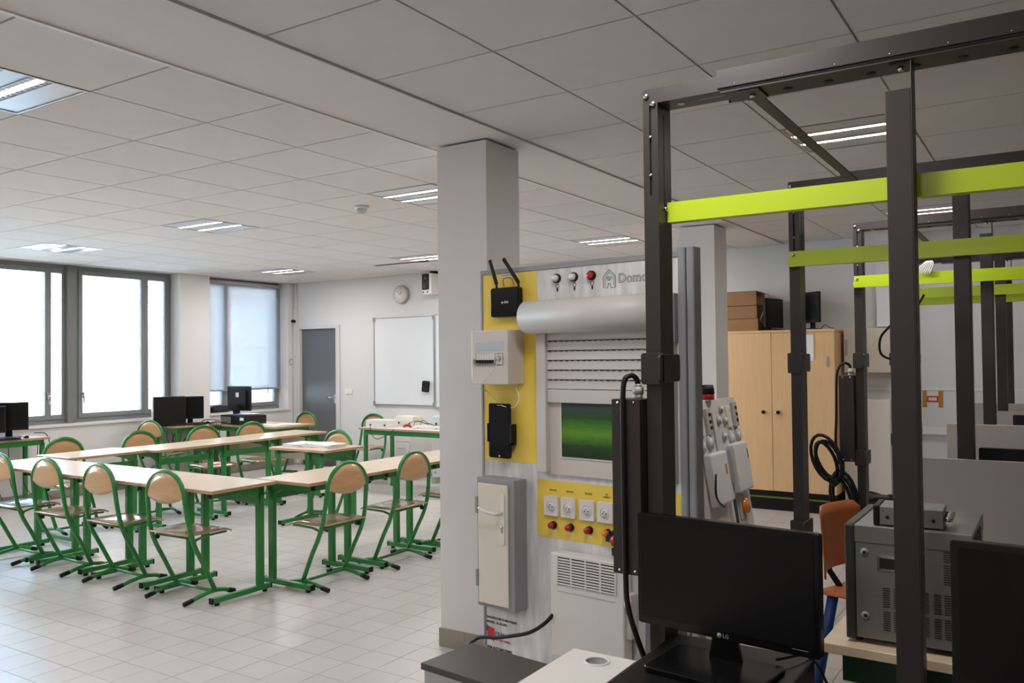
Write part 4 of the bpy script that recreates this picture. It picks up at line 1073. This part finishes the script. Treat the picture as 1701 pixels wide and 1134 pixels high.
for i in range(7):
    x = -.066+i*.0145
    b_ = MB().box(x, x+.0125, -FD-.007, -FD-.001, .0, .04).obj('breaker', WPL, fb, bev=.0006)
    MB().box(x+.002, x+.0105, -FD-.016, -FD-.007, .0, .013).obj('toggle', BLACKP, b_, bev=.001)
MB().box(-.068, .036, -FD-.004, -FD-.001, -.012, -.002).obj('comb_bar', GREYP, fb)
MB().box(.04, .074, -FD-.006, -FD-.001, -.006, .036).obj('outlet', WPL, fb, bev=.002)
MB().cyl((.057, -FD-.006, .02), (.057, -FD-.012, .02), .014, 14).obj('outlet_plug', LGREY, fb)
MB().box(-.085, -.079, -FD-.01, -FD, -.004, .016).obj('lid_latch', GREYP, fb)
def pp(u, z, off):
    p = PL + Vector((math.cos(PA), math.sin(PA), 0))*u + Vector((math.sin(PA), -math.cos(PA), 0))*off; return (p.x, p.y, z)
ph = onp('tablet_computer', 'black tablet held upright in a wall cradle on the yellow field', 'tablet', .132, 1.257)
MB().prism(rrect(-.06, .06, -.117, .117, .01), -.04, -.03, 'y').obj('tablet_body', BLACKG, ph, bev=.001)
MB().box(-.054, .054, -.0408, -.04, -.098, .1).obj('tablet_screen', mat('phone_glass', (20, 22, 26), .08), ph)
MB().cyl((0, -.0402, -.108), (0, -.041, -.108), .005, 12).obj('home_button', LGREY, ph)
MB().box(-.01, .01, -.041, -.04, .107, .11).obj('earpiece', LGREY, ph)
cr_ = MB(); cr_.box(-.068, -.06, -.044, -.01, -.05, .03); cr_.box(.06, .072, -.044, -.01, -.05, .03); cr_.box(-.068, .072, -.028, -.01, -.06, .02); cr_.box(-.02, .02, -.01, 0, -.04, .0)
cr_.obj('cradle', BLACKP, ph, bev=.003)
cable('charging_cable', [pp(.197, 1.57, FD+.015), pp(.215, 1.56, FD+.03), pp(.19, 1.52, FD+.03), pp(.10, 1.45, FD+.02), pp(.075, 1.43, .06), pp(.10, 1.395, .04), pp(.12, 1.372, .035)], .0018, 'thin white charging cable from consumer unit to tablet', WPL)
cable('charging_cable', [pp(.125, 1.376, .035), pp(.16, 1.362, .04), pp(.21, 1.36, .03), pp(.225, 1.40, .02), pp(.215, 1.45, .03)], .0018, 'white cable loop right above the tablet', WPL)
# little door box
bx = onp('door_sample_box', 'shallow grey box with a cream door and white lever handle', 'box', .144, .785)
BD = .085
MB().box(-.104, .104, -BD, -.002, -.275, .272).obj('box_body', GREYP, bx, bev=.003)
dl = MB().box(-.092, .074, -BD-.008, -BD, -.258, .25).obj('small_door', CREAM, bx, bev=.002)
MB().box(-.105, -.093, -BD-.012, -BD, .12, .19).obj('hinge', GREYP, bx); MB().box(-.105, -.093, -BD-.012, -BD, -.19, -.12).obj('hinge', GREYP, bx)
MB().prism(rrect(.035, .06, -.0, .215, .012), -BD-.014, -BD-.008, 'y').obj('handle_plate', WPL, dl, bev=.001)
MB().tube(smooth_pts([(.047, -BD-.012, .135), (.047, -BD-.045, .135), (.03, -BD-.052, .136), (-.02, -BD-.05, .142), (-.055, -BD-.045, .152)], 4), .008, 8, r2=.006).obj('lever', WPL, dl)
MB().cyl((.047, -BD-.014, .075), (.047, -BD-.017, .075), .007, 12).obj('keyhole', CHROME, dl)
MB().box(.044, .050, -BD-.0165, -BD-.014, .05, .07).obj('key_slot', GREYP, dl)
# heater
ht = onp('electric_heater', 'white electric convector heater with grille slots low on the panel', 'heater', .594, .4)
HD = .07
MB().box(-.173, .173, -HD, -.01, -.025, .386).obj('heater_body', WPL, ht, bev=.006)
MB().box(-.137, .137, -HD-.001, -HD+.001, .262, .372).obj('grille_recess', RACKD, ht)
gr = MB()
for c_ in range(4):
    xg = -.137+c_*.0690
    for r_ in range(10):
        zg = .264+r_*.0108
        MB().prism([(-HD-.004, zg), (-HD-.001, zg), (-HD-.001, zg+.0062), (-HD-.005, zg+.004)], xg+.003, xg+.065, 'x').obj('grille_slat', WPL, ht)
for c_ in range(5): MB().box(-.140+c_*.0690, -.134+c_*.0690, -HD-.005, -HD-.001, .260, .374).obj('grille_bar', WPL, ht)
MB().box(-.137, .137, -HD-.0015, -HD, .235, .2375).obj('seam', LGREY, ht)
MB().box(.173, .196, -.055, -.01, .10, .27).obj('control_box', WPL2, ht, bev=.004)
MB().cyl((.184, -.055, .235), (.184, -.068, .235), .016, 16).obj('thermostat_knob', WPL, ht)
cable('heater_cord', [pp(.435, .55, .05), pp(.41, .505, .09), pp(.336, .454, .1), pp(.24, .42, .1), pp(.15, .395, .1), pp(.072, .382, .1), pp(.03, .36, .1), pp(0, .33, .1), pp(-.03, .25, .1)], .008, 'thick black cord curving from the heater to the dark cabinet')
pg = thing('emergency_switch', 'red mushroom switch with black labels beside the orange lamp', 'switch', pp(.712, .864, .02), PA)
MB().box(-.03, .03, 0, .02, -.03, .03).obj('switch_base', BLACKP, pg, bev=.003); MB().tube([(0, 0, 0), (0, -.02, 0), (0, -.03, 0)], .022, 16, r2=.018).obj('mushroom_head', RED, pg)
for s_, z_ in ((-.040, 0), (-.013, -.05)): MB().box(s_-.013, s_+.013, -.004, .0, z_-.015, z_+.015).obj('tag_plate', INK, pg)

# ================================================================== FOREGROUND
gc = thing('grey_cabinet', 'low light grey cabinet with a dark grey top in front of the panel', 'cabinet', (0, 0, 0))
zc = .55
A_ = onz(784, 1067, zc); B_ = onz(685, 1095, zc)
ux = Vector((math.cos(PA), math.sin(PA), 0)); uy = Vector((math.sin(PA), -math.cos(PA), 0))
DD = (B_-A_).length
gc.location = (A_.x, A_.y, 0); gc.rotation_euler = (0, 0, PA)
MB().box(0, .62, -DD, 0, zc-.022, zc).obj('cabinet_top', DGREY, gc, bev=.002)
MB().box(.008, .61, -DD+.008, -.008, .05, zc-.022).obj('cabinet_body', ALU, gc, bev=.002)
MB().box(.03, .59, -DD+.03, -.03, 0, .05).obj('plinth', BLACKP, gc)
MB().box(-.03, .06, -DD-.01, -DD+.03, zc-.10, zc-.09).obj('ledge', BLACKP, gc)

wd = thing('white_desk', 'white desk top with a round cable grommet, beside the black cabinet', 'desk', (0, 0, 0))
gx, gy = onz(991.6, 1098.7, .76).xy
tb = MB(); n = 40
out = [(-1.145, 1.2), (-.957, 1.2), (-.957, 2.075), (-1.145, 2.075)]
# top with a real hole
hole = [(gx+.030*math.cos(2*PI*k/n), gy+.030*math.sin(2*PI*k/n)) for k in range(n)]
def edgept(a):
    dx, dy = math.cos(a), math.sin(a); t_ = 9
    if dx > 1e-6: t_ = min(t_, (-.957-gx)/dx)
    if dx < -1e-6: t_ = min(t_, (-1.145-gx)/dx)
    if dy > 1e-6: t_ = min(t_, (2.075-gy)/dy)
    if dy < -1e-6: t_ = min(t_, (1.2-gy)/dy)
    return (gx+dx*t_, gy+dy*t_)
angs = sorted([2*PI*k/n for k in range(n)]+[math.atan2(y-gy, x-gx) % (2*PI) for x, y in out])
vs = []; fs = []
for z_ in (.76, .738):
    for a in angs: vs.append((gx+.030*math.cos(a), gy+.030*math.sin(a), z_))
    for a in angs: vs.append((*edgept(a), z_))
q = len(angs)
for k in range(q):
    k2 = (k+1) % q
    fs += [(k, k2, q+k2, q+k), (2*q+k, 3*q+k, 3*q+k2, 2*q+k2), (k, 2*q+k, 2*q+k2, k2), (q+k, q+k2, 3*q+k2, 3*q+k)]
tb.add(vs, fs).obj('desktop', TOPW, wd)
MB().tube([(gx+.032*math.cos(2*PI*k/28), gy+.032*math.sin(2*PI*k/28), .761) for k in range(28)], .0035, 6, closed=True).obj('grommet_ring', WPL, wd)
for (x_, y_) in ((-1.12, 2.04), (-.985, 2.04), (-1.12, 1.24), (-.985, 1.24)): MB().box(x_-.018, x_+.018, y_-.018, y_+.018, 0, .738).obj('leg', GREYP, wd)
bc = thing('black_cabinet', 'black cabinet under the nearest monitor', 'cabinet', (-.755, 1.8, 0))
MB().box(-.197, .197, -.55, .53, .05, .765).obj('cabinet_body', DGREY if False else mat('black_laminate', (18, 17, 18), .4, spec=.3), bc, bev=.006)
MB().box(-.17, .17, -.5, .5, 0, .05).obj('plinth', BLACKP, bc)
for zz_ in (.08, .42): MB().box(-.19, .19, -.552, -.548, zz_, zz_+.32).obj('drawer_front', BLACKP, bc, bev=.003)

m1 = thing('computer_monitor', 'large black monitor in the foreground between rack posts', 'monitor', (-.742, 2.155, .766), math.atan2(-.057, .498))
w_, h_, s_ = .505, .302, .066
MB().prism(rrect(-w_/2, w_/2, s_, s_+h_, .008), -.012, .014, 'y').obj('casing', BLACKG, m1, bev=.002)
MB().prism(rrect(-w_/2+.08, w_/2-.08, s_+.04, s_+h_-.06, .02), .014, .045, 'y').obj('back_bulge', BLACKP, m1)
MB().box(-w_/2+.013, w_/2-.013, -.0135, -.0118, s_+.022, s_+h_-.014).obj('screen', SCREEN, m1)
MB().prism([(-.045, 0.012), (.045, 0.012), (.03, s_+.03), (-.03, s_+.03)], -.005, .012, 'y').obj('stand_neck', BLACKG, m1, bev=.003)
MB().prism(rrect(-.15, .15, -.17, .04, .02), 0, .014, 'z').obj('stand_base', BLACKG, m1, bev=.003)
text('LG', .014, 'lettering', GREYP, m1, (.008, -.0128, s_+.010), RX_, .0003)
MB().cyl((-.010, -.0122, s_+.010), (-.010, -.0128, s_+.010), .0065, 14).obj('logo_disc', GREYP, m1)
MB().box(w_/2-.07, w_/2-.03, -.0126, -.012, s_+.0155, s_+.0165).obj('key_marks', LGREY, m1)
m2 = thing('computer_monitor', 'black monitor cut by the right photo edge in front of the silver device', 'monitor', (.045, 2.06, .766), math.atan2(-.05, .498))
MB().prism(rrect(-w_/2, w_/2, .065, .395, .008), -.012, .014, 'y').obj('casing', BLACKP, m2, bev=.002)
MB().box(-w_/2+.016, w_/2-.016, -.0135, -.0118, .098, .379).obj('screen', SCREEN, m2)
MB().prism(rrect(-w_/2+.08, w_/2-.08, .1, .34, .02), .014, .045, 'y').obj('back_bulge', BLACKP, m2)
MB().prism([(-.04, .012), (.04, .012), (.03, .1), (-.03, .1)], .014, .03, 'y').obj('stand_neck', BLACKP, m2)
MB().prism(rrect(-.12, .12, -.12, .06, .02), 0, .014, 'z').obj('stand_base', BLACKP, m2)
bd2 = thing('black_desk', 'black desk at the lower right corner under the right monitor', 'desk', (.1, 1.9, 0))
MB().box(-.28, .4, -.5, .3, .74, .765).obj('desktop', mat('black_laminate', (18, 17, 18), .4, spec=.3), bd2, bev=.003)
for (a_, b_) in ((-.25, -.46), (.36, -.46), (-.25, .26), (.36, .26)): MB().box(a_-.02, a_+.02, b_-.02, b_+.02, 0, .74).obj('leg', BLACKP, bd2)
cable('dangling_cable', [(-.62, 2.19, .79), (-.57, 2.30, .775), (-.54, 2.36, .70), (-.50, 2.40, .55), (-.47, 2.44, .35)], .004, 'thin black cord falling behind the foreground monitor')

# beige table with the silver device
T0 = onz(1364, 1066, .76); T1 = onz(1564, 1100, .76); ang = math.atan2(T1.y-T0.y, T1.x-T0.x)
bt_ = thing('device_table', 'beech topped dark green table under the silver device', 'table', (T0.x, T0.y, 0), ang)
tp = MB().box(0, 1.0, 0, .55, .733, .76).obj('tabletop', [TOP, TOPE], bt_, bev=.002)
MB().box(.05, .95, .03, .06, .655, .733).obj('apron', DGREEN, bt_); MB().box(.05, .95, .48, .51, .655, .733).obj('apron', DGREEN, bt_)
for (a_, b_) in ((.9, .06), (.9, .48), (.25, .48)): MB().box(a_-.02, a_+.02, b_-.02, b_+.02, 0, .70).obj('leg', DGREEN, bt_)
MB().obox((.12, .05, .68), (.38, .05, .05), .03, .02, (0, 1, 0)).obj('leg', GREYP, bt_, label='slanted grey leg')
D0 = onz(1406, 1061, .765); D1 = ony(1618, 1000, 0.0+D0.y+.01)
dv = thing('bench_power_supply', 'large silver grey instrument case with vent slots on the beech table', 'device', (D0.x, D0.y, .765), math.atan2(.01, 1)*0)
DWd = D1.x-D0.x; DH = .325
far = onz(1640, 853, 1.09); DDp = max(.18, far.y-D0.y)
MB().box(.028, DWd, 0, DDp, .012, DH-.03).obj('case', SILV, dv, bev=.002)
MB().box(.026, DWd+.002, -.002, DDp+.002, DH-.05, DH).obj('case_lid', SILV, dv, bev=.003)
MB().box(0, .028, -.003, DDp+.004, .004, DH+.002).obj('front_bezel', SILVD, dv, bev=.006)
for a_ in (.03, DWd-.03):
    for b_ in (.02, DDp-.02): MB().cyl((a_, b_, 0), (a_, b_, .013), .012, 8).obj('foot', BLACKP, dv)
for z_ in (.075, .25): 
    s1_ = MB().tube([(.052, .0, z_), (.052, -.002, z_)], .011, 16).obj('screw_recess', GREYP, dv); MB().cyl((.052, -.002, z_), (.052, -.0028, z_), .005, 10).obj('screw', INK, s1_)
hg = MB(); hg.box(.085, .15, -.003, -.0, .205, .245); hg.obj('grip_rim', CHROME, dv); MB().box(.091, .15, -.004, -.003, .21, .239).obj('grip_recess', INK, dv)
def vents(x, z, n=9, wv=.018):
    g = MB()
    for k in range(n): g.box(x, x+wv, -.0008, 0, z+k*.0062, z+k*.0062+.0028)
    g.obj('vent_slots', INK, dv)
for x in (.098, .125, .195, .215+.01, .25): vents(x, .105); vents(x, .04)
for x in (.25, .275): vents(x, .245-.0, 8); vents(x, .185, 9)
MB().prism([(.06, .1), (.2, .1), (.17, .25), (.1, .25)], DWd+.0, DWd+.07, 'x').obj('rear_duct', SILVD, dv)
ls = MB()
for k in range(7): ls.box(DWd, DWd+.006, .02+k*.03, .035+k*.03, .2, .31)
ls.obj('rear_fins', SILVD, dv)
sd_ = thing('small_instrument', 'small silver instrument with side connectors on top of the large silver case', 'device', (D0.x+.075, D0.y+.01, .765+DH+.004), math.radians(2))
MB().box(.016, .175, 0, .12, 0, .05).obj('case', SILV, sd_, bev=.002); MB().box(0, .016, -.002, .122, -.002, .052).obj('front_bezel', BLACKP, sd_, bev=.003)
for x in (.036, .15): MB().cyl((x, -.0, .022), (x, -.002, .022), .005, 10).obj('screw', INK, sd_)
for k in range(5):
    c_ = MB().cyl((.175, .015+k*.022, .026), (.197, .015+k*.022, .026), .0065, 10).obj('connector', CHROME, sd_)
    MB().cyl((.184, .015+k*.022, .026), (.190, .015+k*.022, .026), .0085, 10).obj('connector_nut', GREYP, c_)

# orange shell chair with blue legs
oc = thing('orange_chair', 'orange-brown plywood chair with blue legs behind the silver device', 'chair', (-.735, 4.24, 0), math.radians(-108))
g = []
for i in range(9):
    th = -1.0+2.0*i/8
    g.append([(.2*math.sin(th)*1.05, -.2+.08*(1-math.cos(th))*1.2 - .02*(q_/6), .55+.30*q_/6 - (.03 if i in (0, 8) and q_ in (0, 6) else 0)) for q_ in range(7)])
me_ = MB(); gv = [p for r in g for p in r]; nn = 7; o_ = len(gv)
gv2 = gv+[(x, y+.01, z) for x, y, z in gv]; fs = []
for i in range(8):
    for q_ in range(6):
        f = (i*nn+q_, (i+1)*nn+q_, (i+1)*nn+q_+1, i*nn+q_+1); fs += [f, tuple(a+o_ for a in f[::-1])]
    for q_ in (0, 6): fs.append((i*nn+q_, (i+1)*nn+q_, (i+1)*nn+q_+o_, i*nn+q_+o_))
for i in (0, 8):
    for q_ in range(6): fs.append((i*nn+q_, i*nn+q_+1, i*nn+q_+1+o_, i*nn+q_+o_))
me_.add(gv2, fs, True).obj('backrest', CHORANGE, oc)
g = []
for i in range(9):
    t_ = i/8; g.append([((j/6*2-1)*(.2-.02*t_), -.2+.4*t_, .455+.012*(j/6*2-1)**2-.02*max(0, t_-.8)*5*.5) for j in range(7)])
MB().sheet(g, .012).obj('seat', CHORANGE, oc)
MB().tube([(0, -.17, .44), (0, -.235, .52), (0, -.245, .7)], .02, 8, flat=.6).obj('back_support', BLACKP, oc)
for sx in (-1, 1):
    for sy in (-1, 1): MB().tube([(sx*.15, sy*.13, .44), (sx*.19, sy*.2, 0)], .026, 8).obj('leg', BLUEM, oc)
MB().tube([(-.15, 0, .435), (.15, 0, .435)], .012, 8).obj('seat_rail', BLUEM, oc)
